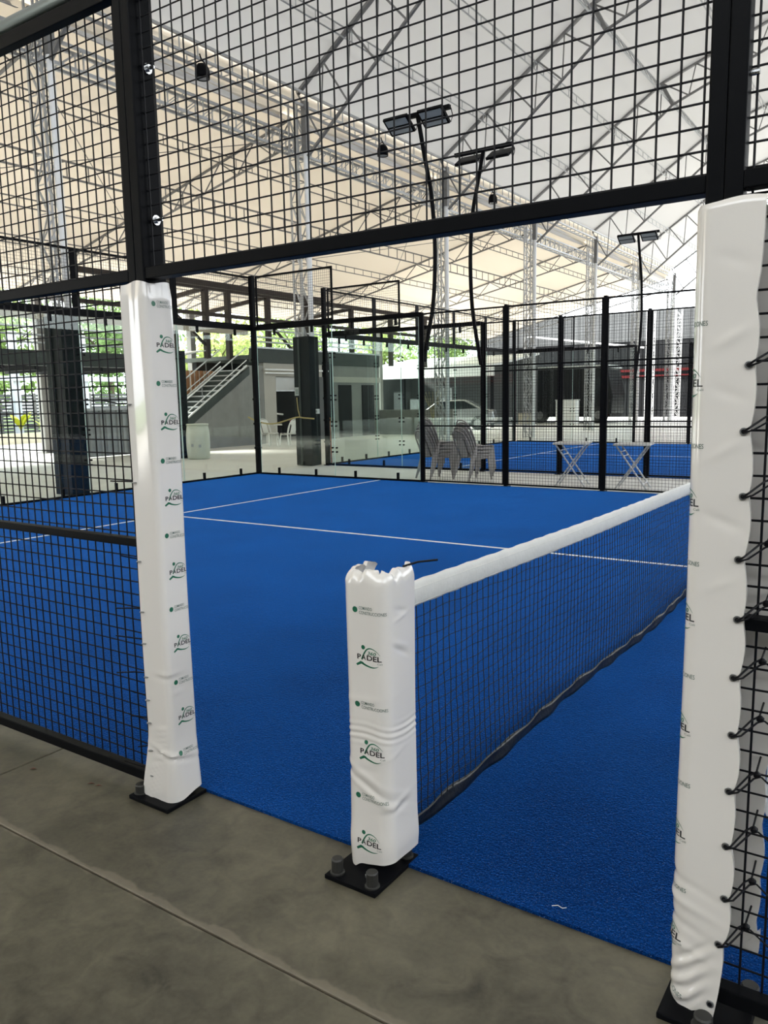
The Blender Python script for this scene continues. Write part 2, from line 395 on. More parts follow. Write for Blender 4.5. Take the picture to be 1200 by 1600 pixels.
for j, y in enumerate(YT):
    if y < -2: continue
    vis = j-2
    lab = 'steel lattice roof arch spanning the hall, %s from the camera' % ORD[vis]
    t = thing('roof_truss', lab, 'truss', (0, y, 6.85), 'lattice roof arches')
    def seg(a, b, r, nm, mt='galv_dark'):
        MB().tube((a[0], y, a[1]), (b[0], y, b[1]), r, 6).build(nm, mt, t)
    for k in range(4):
        MB().bar((PROF[k][0], y, PROF[k][1]), (PROF[k+1][0], y, PROF[k+1][1]), .10, .06).build('top_chord', 'galv_dark', t)
        seg(LOWP[k], LOWP[k+1], .042, 'bottom_chord')
    for k in range(4):
        n = 6
        for i in range(n):
            ta = k+i/n; tb = k+(i+.5)/n; tc_ = k+(i+1)/n
            a = lerp2(PROF, ta); b = lerp2(LOWP, tb); c = lerp2(PROF, tc_)
            if k in (0, 1) or i % 2 == 0:
                seg(a, b, .022, 'web_bar'); seg(b, c, .018, 'web_bar')
    for kx in (1, 3):
        a, b = PROF[kx], LOWP[kx]
        MB().bar((a[0], y, a[1]-.02), (b[0], y, b[1]), .10, .16, (0, 1, 0)).build('knee_plate', 'galv_dark', t)
    # wing truss
    t2 = thing('wing_truss', 'sloping lattice truss under the side roof, %s from the camera' % ORD[vis], 'truss', (-16, y, 4.5), 'side roof trusses')
    xs = [WX0+(WX1-WX0)*i/10 for i in range(11)]
    def lowz(x): return wz(x)-.55+.30*(abs(x-WX0)/11.3)
    MB().tube((xs[0], y, wz(xs[0])), (xs[-1], y, wz(xs[-1])), .036, 6).build('top_chord', 'galv_dark', t2)
    MB().tube((xs[0], y, lowz(xs[0])), (xs[-1], y, lowz(xs[-1])), .030, 6).build('bottom_chord', 'galv_dark', t2)
    for i in range(10):
        xm = (xs[i]+xs[i+1])/2
        MB().tube((xs[i], y, wz(xs[i])), (xm, y, lowz(xm)), .017, 5).build('web_bar', 'galv_dark', t2)
        MB().tube((xm, y, lowz(xm)), (xs[i+1], y, wz(xs[i+1])), .017, 5).build('web_bar', 'galv_dark', t2)

# purlins (ladder beams running the length of the hall)
def purlin(x, z, dep, r, step, label, mt='galv', xoff=0.0, group='roof purlins'):
    y0, y1 = YT[1], YT[-1]
    t = thing('roof_purlin', label, 'purlin', (x, y0, z-dep), group)
    MB().tube((x, y0, z), (x, y1, z), r, 6).build('upper_rail', mt, t)
    MB().tube((x+xoff, y0, z-dep), (x+xoff, y1, z-dep), r, 6).build('lower_rail', mt, t)
    mb = MB(); y = y0+step/2
    while y < y1:
        mb.tube((x, y, z), (x+xoff, y, z-dep), r*.6, 4, caps=False); y += step
    mb.build('rungs', mt, t, kind='stuff', fix=False)
purlin(-9.05, 9.12, .20, .018, .6, 'thin ladder purlin nearest the eaves gutter on the roof slope')
purlin(-7.57, 10.12, .20, .018, .6, 'thin ladder purlin between the eaves and the roof knee')
purlin(-6.1, 11.02, .42, .028, .5, 'heavy ladder purlin along the knee of the roof', xoff=.22)
purlin(-4.1, 11.78, .20, .018, .6, 'thin ladder purlin just above the roof knee')
purlin(-2.1, 12.46, .20, .018, .6, 'thin ladder purlin below the ridge of the roof')
purlin(0.0, 13.12, .3, .025, .6, 'ridge purlin at the top of the roof')
purlin(4.1, 11.78, .20, .018, .6, 'thin ladder purlin on the far right roof slope')
for x, l in ((-12.6, 'ladder purlin of the side roof next to the gutter beam'), (-14.5, 'heavy ladder purlin in the middle of the side roof'),
             (-16.4, 'ladder purlin of the side roof past its heavy middle one'), (-18.3, 'ladder purlin of the side roof over the stairs'),
             (-20.2, 'ladder purlin of the side roof last before its outer edge'), (-22.0, 'outer edge beam of the side roof')):
    hv = x in (-14.5, -22.0)
    purlin(x, wz(x)-.03, .34 if hv else .2, .026 if hv else .018, .55, l, 'galv_dark', group='side roof purlins')
# gutter beams with lining
def lattice_beam(x, z0, z1, label, wdt):
    y0, y1 = YT[1], YT[-1]
    t = thing('gutter_beam', label, 'beam', (x, y0, z0))
    for dx in (-wdt/2, wdt/2):
        for z in (z0, z1): MB().bar((x+dx, y0, z), (x+dx, y1, z), .05, .05).build('chord', 'galv', t)
    mb = MB(); y = y0; k = 0
    while y < y1-.4:
        for dx in (-wdt/2, wdt/2):
            mb.tube((x+dx, y, z0), (x+dx, y, z1), .016, 4, caps=False)
            if z1-z0 < .3: continue
            mb.tube((x+dx, y, z0), (x+dx, min(y+.45, y1), z1), .012, 4, caps=False)
        mb.tube((x-wdt/2, y, z0), (x+wdt/2, y, z0), .012, 4, caps=False)
        y += .45
    mb.build('lacing', 'galv', t, kind='stuff', fix=False)
    return t
lattice_beam(-10.5, 7.92, 8.19, 'upper lattice gutter beam carrying the main roof edge', .30)
lb = lattice_beam(-10.85, 7.05, 7.40, 'lower lattice gutter beam under the side roof edge', .22)
for j in range(1, len(YT)-1):
    ya, yb = YT[j]+.25, YT[j+1]-.25
    def fn(u, v, ya=ya, yb=yb):
        a = -.3+u*1.9
        return ((-10.62-.25*math.cos(a)+.12*math.sin(PI*v), ya+(yb-ya)*v, 7.66-.28*math.sin(a-.1)+.22-.10*math.sin(PI*v)), (math.cos(a), 0, math.sin(a)))
    MB().sheet(fn, 8, 8, .006).build('gutter_lining', 'membrane', lb, smooth=True)

# lattice columns
def lattice_column(x, y, ztop, label, group, clad=False, mt='galv', pipe=True, h=.12):
    t = thing('lattice_column', label, 'column', (x, y, 0), group)
    for dx in (-h, h):
        for dy in (-h, h):
            MB().bar((x+dx, y+dy, .012), (x+dx, y+dy, ztop), .035, .035).build('chord', mt, t)
    mb = MB(); z = .05; k = 0
    while z < ztop-.45:
        for sgn in (-1, 1):
            a, b = (-h, h) if k % 2 else (h, -h)
            mb.tube((x+a, y+sgn*h, z), (x+b, y+sgn*h, z+.45), .014, 4, caps=False)
            mb.tube((x+sgn*h, y+a, z), (x+sgn*h, y+b, z+.45), .014, 4, caps=False)
            mb.tube((x-h, y+sgn*h, z), (x+h, y+sgn*h, z), .012, 4, caps=False)
        z += .45; k += 1
    mb.build('lacing', mt, t, kind='stuff', fix=False)
    if pipe:
        MB().tube((x+h+.085, y+.06, .012), (x+h+.085, y+.06, ztop-1.05), .06, 12).build('downpipe', 'white_pipe', t)
        MB().bar((x+h+.085, y+.06, ztop-1.05), (x+h+.085, y+.06, ztop+.02), .13, .13).build('head_tube', 'galv_dark', t)
    if clad:
        w = h+.05
        for (a, b, c, d) in ((-w, w+.13, -w, -w+.02), (-w, w+.13, w-.02, w), (-w, -w+.02, -w+.02, w-.02), (w+.11, w+.13, -w+.02, w-.02)):
            MB().box(x+a, x+b, y+c, y+d, .012, 2.95).build('cladding', 'dark_cladding', t, bevel=.006)
        MB().bar((x, y-w-.01, .02), (x, y-w-.01, 2.9), .05, .02, (0, 1, 0)).build('cladding_trim', 'fascia', t)
cl = {5.99: 'lattice column with black cladded foot at far left behind fence', 12.26: 'lattice column with black cladded foot and notice beside the doorway',
      18.53: 'lattice column behind the two floodlight masts', 24.80: 'lattice column with white downpipe right of the floodlight masts',
      31.07: 'lattice column with white downpipe under the fourth roof bay', 37.34: 'thin far lattice column left of the far black wall mast', 43.60: 'last far lattice column standing before the black wall'}
for y in YT:
    if y > 5: lattice_column(-10.56, y, 8.0, cl[y], 'lattice hall columns', clad=y < 13)
for y in YT[2:]:
    lattice_column(10.45, y, 8.0, 'lattice column on the right side of the hall, %s along' % ORD[YT.index(y)-2], 'right hall columns', pipe=False)
for k, y in enumerate(YT[3:8]):
    t = thing('eaves_post', 'grey square steel post under the side roof edge, %s from the left' % ORD[k], 'post', (-21.7, y+.5, 0), 'side roof edge posts')
    MB().box(-21.82, -21.58, y+.38, y+.62, .012, 4.9).build('shaft', 'post_grey', t, bevel=.008)
    MB().box(-21.92, -21.48, y+.28, y+.72, .0, .03).build('foot_plate', 'post_grey', t)
# cross bracing cables in the side roof
for k, (ya, yb) in enumerate(((5.99, 12.26), (18.53, 24.8))):
    for d in (0, 1):
        a = (WX0-.5, (ya+.2) if d else (yb-.2), wz(WX0)-.45); b = (-16.4, yb if d else ya, wz(-16.4)-.3)
        MB().tube(a, b, .010, 5).build('bracing_cable', 'galv_dark', label='thin bracing cable under the side roof, %s bay, running %s' % (('left', 'right')[k], ('outward', 'inward')[d]), cat='cable', group='bracing cables')
# hanging spotlights on the gutter beam
for y, l in ((9.15, 'black spotlight hanging from gutter beam, nearest on the left'), (15.14, 'black spotlight hanging from gutter beam beside the twin floodlights'), (21.25, 'black spotlight hanging from gutter beam farthest right')):
    x = -10.2; t = thing('spotlight', l, 'lamp', (x, y, 7.5), 'hall spotlights')
    MB().lathe([(.04, .13), (.09, .11), (.13, .04), (.14, -.05), (.135, -.14), (.12, -.14), (.02, -.08)], (x, y, 7.64), 18).build('housing', 'black_steel', t, smooth=True)
    MB().tube((x, y, 7.82), (x-.05, y, 7.95), .015, 6).build('hanger', 'black_steel', t)
    MB().path([(x, y-.15, 7.60), (x, y-.15, 7.74), (x, y, 7.84), (x, y+.15, 7.74), (x, y+.15, 7.60)], .012, 6).build('bracket', 'black_steel', t)
    MB().lathe([(.0, 0), (.11, 0), (.11, .01), (0, .012)], (x, y, 7.51), 18).build('lens', 'lens_grey', t)
# light cannot pass: end of roof section

# ------------------------------------------------------------------ fence building blocks
def wires(mb, axis, c, a0, a1, z0, z1, r, step=.05, n=4):
    # wires in the plane axis-const: a runs along x (axis 'y') or along y (axis 'x')
    def P(a, z, o=0): return (a, c+o, z) if axis == 'y' else (c+o, a, z)
    a = a0+step*.6
    while a < a1:
        mb.tube(P(a, z0), P(a, z1), r, n, caps=False); a += step
    z = z0+step*.6
    while z < z1:
        mb.tube(P(a0, z, 2*r), P(a1, z, 2*r), r, n, caps=False); z += step
def mesh_panel(axis, c, a0, a1, z0, z1, mids, label, group, r=.0024, fr=.038, cat='fence panel', wn=4):
    def bx(aa, ab, za, zb, d=.015):
        mb = MB()
        return mb.box(aa, ab, c-d, c+d, za, zb) if axis == 'y' else mb.box(c-d, c+d, aa, ab, za, zb)
    loc = ((a0+a1)/2, c, z0) if axis == 'y' else (c, (a0+a1)/2, z0)
    t = thing('mesh_fence_panel', label, cat, loc, group)
    bv = .003
    bx(a0, a1, z0, z0+fr).build('bottom_rail', 'black_steel', t, bevel=bv); bx(a0, a1, z1-fr, z1).build('top_rail', 'black_steel', t, bevel=bv)
    bx(a0, a0+fr, z0+fr, z1-fr).build('side_rail', 'black_steel', t, bevel=bv); bx(a1-fr, a1, z0+fr, z1-fr).build('side_rail', 'black_steel', t, bevel=bv)
    for zm in mids: bx(a0+fr, a1-fr, zm-fr/2, zm+fr/2).build('middle_rail', 'black_steel', t, bevel=bv)
    mb = MB(); wires(mb, axis, c, a0+.01, a1-.01, z0+.01, z1-.01, r, n=wn)
    mb.build('wire_mesh', 'black_wire', t, kind='stuff', fix=False)
    return t
def post(x0, x1, y0, y1, z1, label, group=None, plate=None, bolts=True):
    t = thing('fence_post', label, 'post', ((x0+x1)/2, (y0+y1)/2, 0), group)
    MB().box(x0, x1, y0, y1, .014, z1).build('tube', 'black_steel', t, bevel=.005)
    p = plate or (x0-.03, x1+.03, y0-.03, y1+.03)
    MB().box(*p, .0, .016).build('base_plate', 'black_steel', t, bevel=.003)
    return t
def anchor(t, x, y, z0=.012, r=.022, h=.05):
    b = MB().lathe([(r*1.25, 0), (r*1.25, .006), (r, .008), (r, h), (r*.85, h+.004)], (x, y, z0), 16).build('anchor_bolt', 'dark_bolt', t)
    return b

# ------------------------------------------------------------------ near fence (the side the camera stands at)
NY = -.14
tL = post(-.915, -.870, -.19, -.09, 2.90, 'black steel post above the padded left side of the opening', plate=(-1.06, -.84, -.255, -.06))
for (x, y) in ((-1.035, -.215), (-1.035, -.09)): anchor(tL, x, y, h=.035)
for z in (2.13, 2.62):
    b = MB().tube((-.872, -.128, z), (-.862, -.128, z), .017, 14).tube((-.863, -.128, z), (-.852, -.128, z), .011, 6).tube((-.853, -.128, z), (-.835, -.128, z), .006, 10)
    b.build('bolt', 'bolt', tL)
tR = post(.957, .995, -.19, -.09, 2.90, 'black steel post above the padded right side of the opening', plate=(.93, 1.13, -.26, -.05))
for (x, y) in ((1.035, -.245), (1.11, -.08)): anchor(tR, x, y, h=.03)
b = MB().tube((.991, -.16, 2.16), (1.05, -.16, 2.16), .007, 10).tube((1.02, -.16, 2.16), (1.032, -.16, 2.16), .013, 6).build('bolt', 'bolt', tR)
def near_panel(a0, a1, label, group='near side fence panels'):
    c = NY; t = thing('mesh_fence_panel', label, 'fence panel', ((a0+a1)/2, c, .03), group)
    def bx(aa, ab, za, zb, nm, d0=-.05, d1=-.01): MB().box(aa, ab, c+d0, c+d1, za, zb).build(nm, 'black_steel', t, bevel=.003)
    bx(a0, a0+.038, .05, 2.90, 'side_rail', -.05, -.005); bx(a1-.038, a1, .05, 2.90, 'side_rail', -.05, -.005)
    bx(a0+.038, a1-.038, .05, .09, 'bottom_rail'); bx(a0+.038, a1-.038, 2.845, 2.895, 'top_rail')
    bx(a0+.038, a1-.038, .978, 1.008, 'middle_rail'); bx(a0+.038, a1-.038, 1.925, 1.963, 'middle_rail')
    for (za, zb) in ((.05, .99), (.99, 1.945), (1.945, 2.88)):
        mb = MB(); wires(mb, 'y', c-.012, a0+.02, a1-.02, za, zb, .0027, n=6)
        mb.build('wire_mesh', 'black_wire', t, kind='stuff', fix=False)
    return t
near_panel(-2.60, -.915, 'tall black wire mesh panel left of the padded opening')
near_panel(-4.32, -2.68, 'black wire mesh panel further left along the near side', )
near_panel(.995, 2.66, 'tall black wire mesh panel right of the padded opening')
post(-2.68, -2.60, -.19, -.09, 2.90, 'black steel post between the two mesh panels at left')
post(2.66, 2.74, -.19, -.09, 2.90, 'black steel post at the far end of the right mesh panel')
t = thing('mesh_fence_panel', 'black wire mesh panel over the padded opening', 'fence panel', (.03, NY, 1.93), 'near side fence panels')
MB().box(-.87, .957, NY-.045, NY+.005, 1.928, 1.966).build('bottom_rail', 'black_steel', t, bevel=.003)
MB().box(-.87, .957, NY-.045, NY+.005, 2.845, 2.895).build('top_rail', 'black_steel', t, bevel=.003)
mb = MB(); wires(mb, 'y', NY-.012, -.89, .96, 1.945, 2.88, .0027, n=6); mb.build('wire_mesh', 'black_wire', t, kind='stuff', fix=False)
MB().tube((-4.35, -.175, 2.925), (2.74, -.175, 2.925), .024, 14).build('top_tube', 'grey_tube', label='round grey tube lying along the top of near fence', cat='tube', smooth=True)

# ------------------------------------------------------------------ pads: padded sleeves with printed logos
class Pad:
    def __init__(s, org, p, q, w, d, z0, z1, rad, th, disp, zfun=None):
        s.o = Vector((org[0], org[1], 0)); s.p = Vector((p[0], p[1], 0)); s.q = Vector((q[0], q[1], 0))
        s.w = w; s.d = d; s.z0 = z0; s.z1 = z1; s.rad = rad; s.th = th; s.disp = disp; s.zfun = zfun
        s.half = (w/2-rad)+PI/2*rad+(d-rad)
    def sec(s, t):
        # t = signed arc length from the middle of the printed face; returns p, q and outward normal
        a = abs(t); sg = 1 if t >= 0 else -1; w2 = s.w/2; r = s.rad
        if a <= w2-r: return sg*a, 0.0, (0.0, -1.0)
        a -= w2-r
        if a <= PI/2*r:
            th = a/r; return sg*(w2-r+r*math.sin(th)), r-r*math.cos(th), (sg*math.sin(th), -math.cos(th))
        a -= PI/2*r
        return sg*w2, r+a, (sg*1.0, 0.0)
    def pt(s, t, z, off=0.0):
        P, Q, n = s.sec(t); dd = s.disp(t, z)
        if len(dd) == 3: dn, dp, dq = dd
        else: dn, dp, dq = dd[0], 0, 0
        P += n[0]*(dn+off)+dp; Q += n[1]*(dn+off)+dq
        zz = s.zfun(t, z) if s.zfun else z
        v = s.o+s.p*P+s.q*Q; v.z = zz
        return v
    def build(s, name, label, nt=70, nz=220):
        T = thing(name, label, 'post pad', (s.o.x, s.o.y, 0), 'white post pads')
        s.T = T
        ts = [-s.half+2*s.half*i/nt for i in range(nt+1)]; zs = [s.z0+(s.z1-s.z0)*j/nz for j in range(nz+1)]
        outer = [s.pt(t, z) for z in zs for t in ts]; inner = []
        for z in zs:
            for t in ts: inner.append(s.pt(t, z, -s.th))
        N = len(outer); q = nt+1; fs = []
        for j in range(nz):
            for i in range(nt):
                a = j*q+i; fs.append((a, a+1, a+q+1, a+q)); fs.append((N+a+q, N+a+q+1, N+a+1, N+a))
        for i in range(nt):
            fs.append((i+1, i, N+i, N+i+1)); a = nz*q+i; fs.append((a, a+1, N+a+1, N+a))
        for j in range(nz):
            a = j*q; fs.append((a, a+q, N+a+q, N+a)); a = j*q+nt; fs.append((a+q, a, N+a, N+a+q))
        m = MB(); m.v = [tuple(v) for v in outer+inner]; m.f = fs; m.mi = [0]*len(fs)
        o = m.build('sleeve', 'vinyl', T, smooth=True); auto_smooth(o, 50)
        return T
def g(x, c, w): return math.exp(-((x-c)/w)**2)
def crease(z, s, z0, slope, w, amp, s0=0.0, sw=1e9):
    return amp*g(z-slope*(s-s0), z0, w)*(math.exp(-((s-s0)/sw)**2))

# flat-print shapes ------------------------------------------------------------
FC = {}
def text_tris(body, bold=0.0, italic=0.0, height=1.0):
    key = (body, bold, italic)
    if key not in FC:
        cu = bpy.data.curves.new('lettering', 'FONT'); cu.body = body; cu.size = 1.0; cu.offset = bold; cu.shear = italic; cu.fill_mode = 'FRONT'; cu.resolution_u = 3
        ob = bpy.data.objects.new('lettering', cu); COL.objects.link(ob)
        dg = bpy.context.evaluated_depsgraph_get(); me = bpy.data.meshes.new_from_object(ob.evaluated_get(dg))
        bm = bmesh.new(); bm.from_mesh(me); bmesh.ops.triangulate(bm, faces=bm.faces); bm.verts.ensure_lookup_table()
        vs_ = [(v.co.x, v.co.y) for v in bm.verts]; fs = [tuple(v.index for v in f.verts) for f in bm.faces]; bm.free()
        bpy.data.objects.remove(ob); bpy.data.meshes.remove(me); bpy.data.curves.remove(cu)
        A = np.array(vs_); lo = A.min(0); hi = A.max(0)
        FC[key] = ((A-lo)/(hi-lo), fs)
    return FC[key]
def put_text(out, body, x0, y0, x1, y1, m, bold=0.0, italic=0.0):
    A, fs = text_tris(body, bold, italic); b = len(out[0])
    out[0].extend([(x0+(x1-x0)*a, y0+(y1-y0)*c) for a, c in A]); out[1].extend([tuple(i+b for i in f) for f in fs]); out[2].extend([m]*len(fs))
def put_poly(out, pts, m):
    b = len(out[0]); out[0].extend(pts)
    out[1].append(tuple(range(b, b+len(pts)))); out[2].append(m)
def put_stroke(out, pts, ws, m):
    b = len(out[0]); n = len(pts)
    for i, p in enumerate(pts):
        a = pts[max(i-1, 0)]; c = pts[min(i+1, n-1)]; dx, dy = c[0]-a[0], c[1]-a[1]; L = math.hypot(dx, dy)
        nx, ny = -dy/L, dx/L; w = ws[i]/2
        out[0].append((p[0]+nx*w, p[1]+ny*w)); out[0].append((p[0]-nx*w, p[1]-ny*w))
    for i in range(n-1): out[1].append((b+2*i, b+2*i+1, b+2*i+3, b+2*i+2)); out[2].append(m)
def disc(out, c, r, m, n=20): put_poly(out, [(c[0]+r*math.cos(2*PI*k/n), c[1]+r*math.sin(2*PI*k/n)) for k in range(n)], m)
def smooth_pts(P, n=5):
    out = []
    for i in range(len(P)-1):
        p0 = P[max(i-1, 0)]; p1 = P[i]; p2 = P[i+1]; p3 = P[min(i+2, len(P)-1)]
        for k in range(n):
            t = k/n
            out.append(tuple(.5*((2*p1[a])+(-p0[a]+p2[a])*t+(2*p0[a]-5*p1[a]+4*p2[a]-p3[a])*t*t+(-p0[a]+3*p1[a]-3*p2[a]+p3[a])*t**3) for a in range(len(p1))))
    out.append(P[-1]); return out
def logo_padel():
    o = ([], [], [])
    ux, uy = .000190, .000157
    def C(x, y): return ((x-450)*ux, -((y-.11*(x-450))-450)*uy)
    disc(o, C(352, 250), .0070, 1)
    arc = smooth_pts([(318, 500, 26), (345, 425, 26), (385, 345, 25), (430, 288, 22), (490, 270, 18), (560, 292, 14), (620, 340, 9), (668, 410, 3)])
    put_stroke(o, [C(a[0], a[1]) for a in arc], [a[2]*uy*1.2 for a in arc], 1)
    put_poly(o, [C(205, 592), C(300, 530), C(345, 560), C(318, 585), C(226, 630)], 1)
    sw = smooth_pts([(318, 562, 44), (370, 598, 34), (440, 630, 28), (520, 652, 22), (590, 648, 13), (640, 626, 3)])
    put_stroke(o, [C(a[0], a[1]) for a in sw], [a[2]*uy*1.2 for a in sw], 1)
    y0, y1 = C(450, 515)[1], C(450, 408)[1]
    put_text(o, 'P', C(230, 0)[0], y0, C(305, 0)[0], y1, 0, .022)
    put_text(o, 'A', C(318, 0)[0], y0, C(402, 0)[0], y1, 0, .02)
    put_text(o, 'DEL', C(420, 0)[0], y0, C(695, 0)[0], y1, 0, .022)
    put_text(o, '360', C(432, 0)[0], C(450, 398)[1], C(602, 0)[0], C(450, 328)[1], 1, .018, .2)
    put_text(o, 'Cali', C(620, 0)[0], C(450, 572)[1], C(705, 0)[0], C(450, 540)[1], 2)
    return o
def logo_comando():
    o = ([], [], [])
    disc(o, (-.056, 0), .0098, 1)
    put_stroke(o, [(-.061, -.004), (-.056, .001), (-.051, .0045)], [.0008, .0014, .0008], 2)
    put_text(o, 'COMANDO', -.040, .0018, .010, .0125, 2, .003)
    put_text(o, 'CONSTRUCCIONES', -.040, -.0128, .058, -.0022, 2, .003)
    return o
LP, LC = logo_padel(), logo_comando()
def apply_logo(pad, lg, tc, zc, scale=1.0):
    # subdivide long faces first so that the print follows the sleeve
    bm = bmesh.new(); vv = [bm.verts.new((p[0], p[1], 0)) for p in lg[0]]; bm.verts.ensure_lookup_table()
    for f, m in zip(lg[1], lg[2]):
        try:
            fc = bm.faces.new([vv[i] for i in f]); fc.material_index = m
        except ValueError: pass
    bmesh.ops.triangulate(bm, faces=bm.faces)
    for _ in range(2):
        ed = [e for e in bm.edges if e.calc_length() > .006]
        if ed: bmesh.ops.subdivide_edges(bm, edges=ed, cuts=1); bmesh.ops.triangulate(bm, faces=bm.faces)
    bm.verts.index_update(); mb = MB()
    lim = pad.half-.004
    for v in bm.verts:
        t = max(-lim, min(lim, tc+v.co.x*scale)); mb.v.append(tuple(pad.pt(t, zc+v.co.y*scale, .0007)))
    for f in bm.faces: mb.f.append(tuple(v.index for v in f.verts)); mb.mi.append(f.material_index)
    bm.free()
    mb.build('printed_logo', ['print_black', 'print_green', 'print_grey'], pad.T, fix=False)

# net post pad -----------------------------------------------------------------
def disp_net(s, z):
    d = .004*math.sin(7*z+1.0)*.5
    d += .003*g(z, .47, .03)*math.cos(2*PI*(z-.012*math.cos(s*18)-.47)/.022)
    d += crease(z, s, .30, -.45, .010, -.006, 0, .14)+crease(z, s, .33, -.45, .012, .005, 0, .14)+crease(z, s, .265, -.55, .012, .005, .03, .10)
    d += crease(z, s, .40, .25, .010, .004, .09, .06)+crease(z, s, .22, .10, .010, -.006, .12, .05)+crease(z, s, .245, .15, .012, .006, .12, .06)
    d += crease(z, s, .73, -.5, .009, -.007, .15, .035)+crease(z, s, .755, -.4, .010, .005, .14, .04)+crease(z, s, .86, -.3, .008, -.005, .15, .03)+crease(z, s, .84, .2, .008, .004, .15, .04)
    d += crease(z, s, .58, .1, .012, .0025, -.02, .12)+crease(z, s, .345, .1, .012, -.003, -.05, .1)
    d *= .6; k = max(0, (z-.945)/.04); d += -.016*k*k+.003*k*math.sin(s*62+1)+.0025*k*math.sin(s*131)
    d += .004*g(z, .10, .05)
    return (d, 0, 0)
def zf_net(s, z):
    k = max(0, (z-.93)/.055); b = max(0, (.09-z)/.06)
    return z+k*(.004*math.sin(s*33+.5)+.005*math.sin(s*88)+.003*math.sin(s*170+1))+b*(.008*math.sin(s*20)+.02*max(0, s)/.2+(-.018)*g(s, -.055, .018))
padN = Pad((0, -.156), (1, 0), (0, 1), .166, .165, .035, .985, .042, .014, disp_net, zf_net)
TN = padN.build('post_pad', 'short white printed pad on the net post in the opening')
for k, (lg, z) in enumerate(((LC, .868), (LP, .722), (LC, .565), (LP, .415), (LC, .262), (LP, .112))):
    apply_logo(padN, lg, (.026 if lg is LC else .018)+(-.0, 0, 0, .003, -.004, -.012)[k], z, .96 if lg is LC else 1.0)
MB().path([(.06, -.02, .985), (.09, .02, .995), (.14, .06, 1.0)], .0035, 6).build('zip_tie', 'black_wire', TN)

# left pad ---------------------------------------------------------------------
def disp_left(s, z):
    d = .002*math.sin(5*z+s*9)
    d += .003*math.sin(s*55)*max(0, (z-1.2)/.7)+crease(z, s, .50, 0, .010, -.004, -.06, .05)+crease(z, s, .515, 0, .008, .004, -.06, .05)+crease(z, s, .44, 0, .008, .003, -.03, .03)
    for k in range(6): d += crease(z, s, .30-.022*k, .25, .008, .004, -.10, .035)
    d += crease(z, s, .185, -.25, .009, -.006, -.05, .09)+crease(z, s, .20, -.25, .010, .006, -.05, .09)
    for k in range(9): d += crease(z, s, .15-.014*k, .5, .005, .003, -.13, .03)
    top = max(0, (z-1.87)/.05); d += -.006*top
    d += .012*max(0, (.25-z)/.25)
    fl = max(0, (.30-z)/.30)**1.5*max(0, (-s-.03)/.12)
    return (d, 0, .045*fl)
def zf_left(s, z):
    b = max(0, (.10-z)/.07)
    return z+b*(.004*math.sin(s*40)+.025*(max(-.1, s)+.0)/.15)+max(0, (z-1.87)/.05)*(.005*math.sin(s*45))
padL = Pad((-.851, -.1425), (0, 1), (-1, 0), .132, .126, .03, 1.918, .022, .014, disp_left, zf_left)
TL = padL.build('post_pad', 'tall white printed pad left of the net opening')
zq = [1.845, 1.707, 1.572, 1.437, 1.300, 1.165, 1.030, .895, .757, .622, .480, .342, .205]
for k, z in enumerate(zq):
    lg = LC if k % 2 == 0 else LP
    apply_logo(padL, lg, (.022 if lg is LC else .012)-.0, z, .92)
for k, (z, L, dz) in enumerate(((1.50, .16, .02), (1.22, .13, .0), (.93, .10, .01), (.74, .15, -.01), (.62, .16, .0), (.49, .17, -.02), (.40, .08, .01), (.31, .10, .0), (.20, .07, -.01), (.10, .16, .01))):
    MB().path([(-.985, -.17, z), (-.985-L*.5, -.185, z+dz*.3), (-.985-L, -.20, z+dz)], .0028, 5).build('zip_tie', 'black_wire', TL)
    MB().lathe([(.004, 0), (.010, .001), (.010, .003), (.004, .004)], (-.965, -.212, z), 10).build('eyelet', 'eyelet', TL)

# right pad --------------------------------------------------------------------
EYZ = [1.70, 1.56, 1.42, 1.28, 1.14, 1.005, .87, .735, .60, .465, .335, .215]
def disp_right(s, z):
    d = .0025*math.sin(4*z+s*7)
    e = max(0, (abs(s)-.10)/.06)          # near the laced edges
    wav = sum(g(z, q, .035) for q in EYZ)
    dq = -.006*wav*min(1, e)+.002*math.sin(z*21)*min(1, e)
    if s < 0: dq += .045*min(1, e)
    for k, (zz, am) in enumerate(((1.78, .002), (1.62, .003), (1.50, .002), (1.38, .0025), (1.22, .003), (1.08, .002))):
        d += crease(z, s, zz, .5 if k % 2 else -.35, .013, am if s > 0 else am, .135 if s > 0 else -.135, .035)*(1 if k % 2 else -1)
    for k in range(4): d += crease(z, s, .36-.055*k, -.30, .011, .004*(1 if k % 2 else -.8), .03, .10)
    for k in range(7): d += crease(z, s, .165-.02*k, .75-.05*k, .010, .005*(1 if k % 2 else -1), .10, .05)
    dq += -.035*max(0, (.25-z)/.25)*min(1, e) if s > 0 else 0
    d += -.012*max(0, (z-1.895)/.025)
    return (d, 0, dq)
def zf_right(s, z):
    b = max(0, (.14-z)/.11); lift = .20*max(0, -s-.04)/.16*b
    return z+lift+b*(.006*math.sin(s*50)+.03*g(s, -.02, .05)-.012)+max(0, (z-1.88)/.04)*(.006*math.sin(s*40+2))
padR = Pad((.943, -.139), (0, -1), (1, 0), .134, .136, .03, 1.905, .036, .012, disp_right, zf_right)
TR = padR.build('post_pad', 'tall white pad right of the net opening, laced to the mesh', 80, 340)
for k in range(13):
    lg = LC if k % 2 == 0 else LP
    apply_logo(padR, lg, .028 if lg is LC else .033, 1.66-.133*k, 1.0)
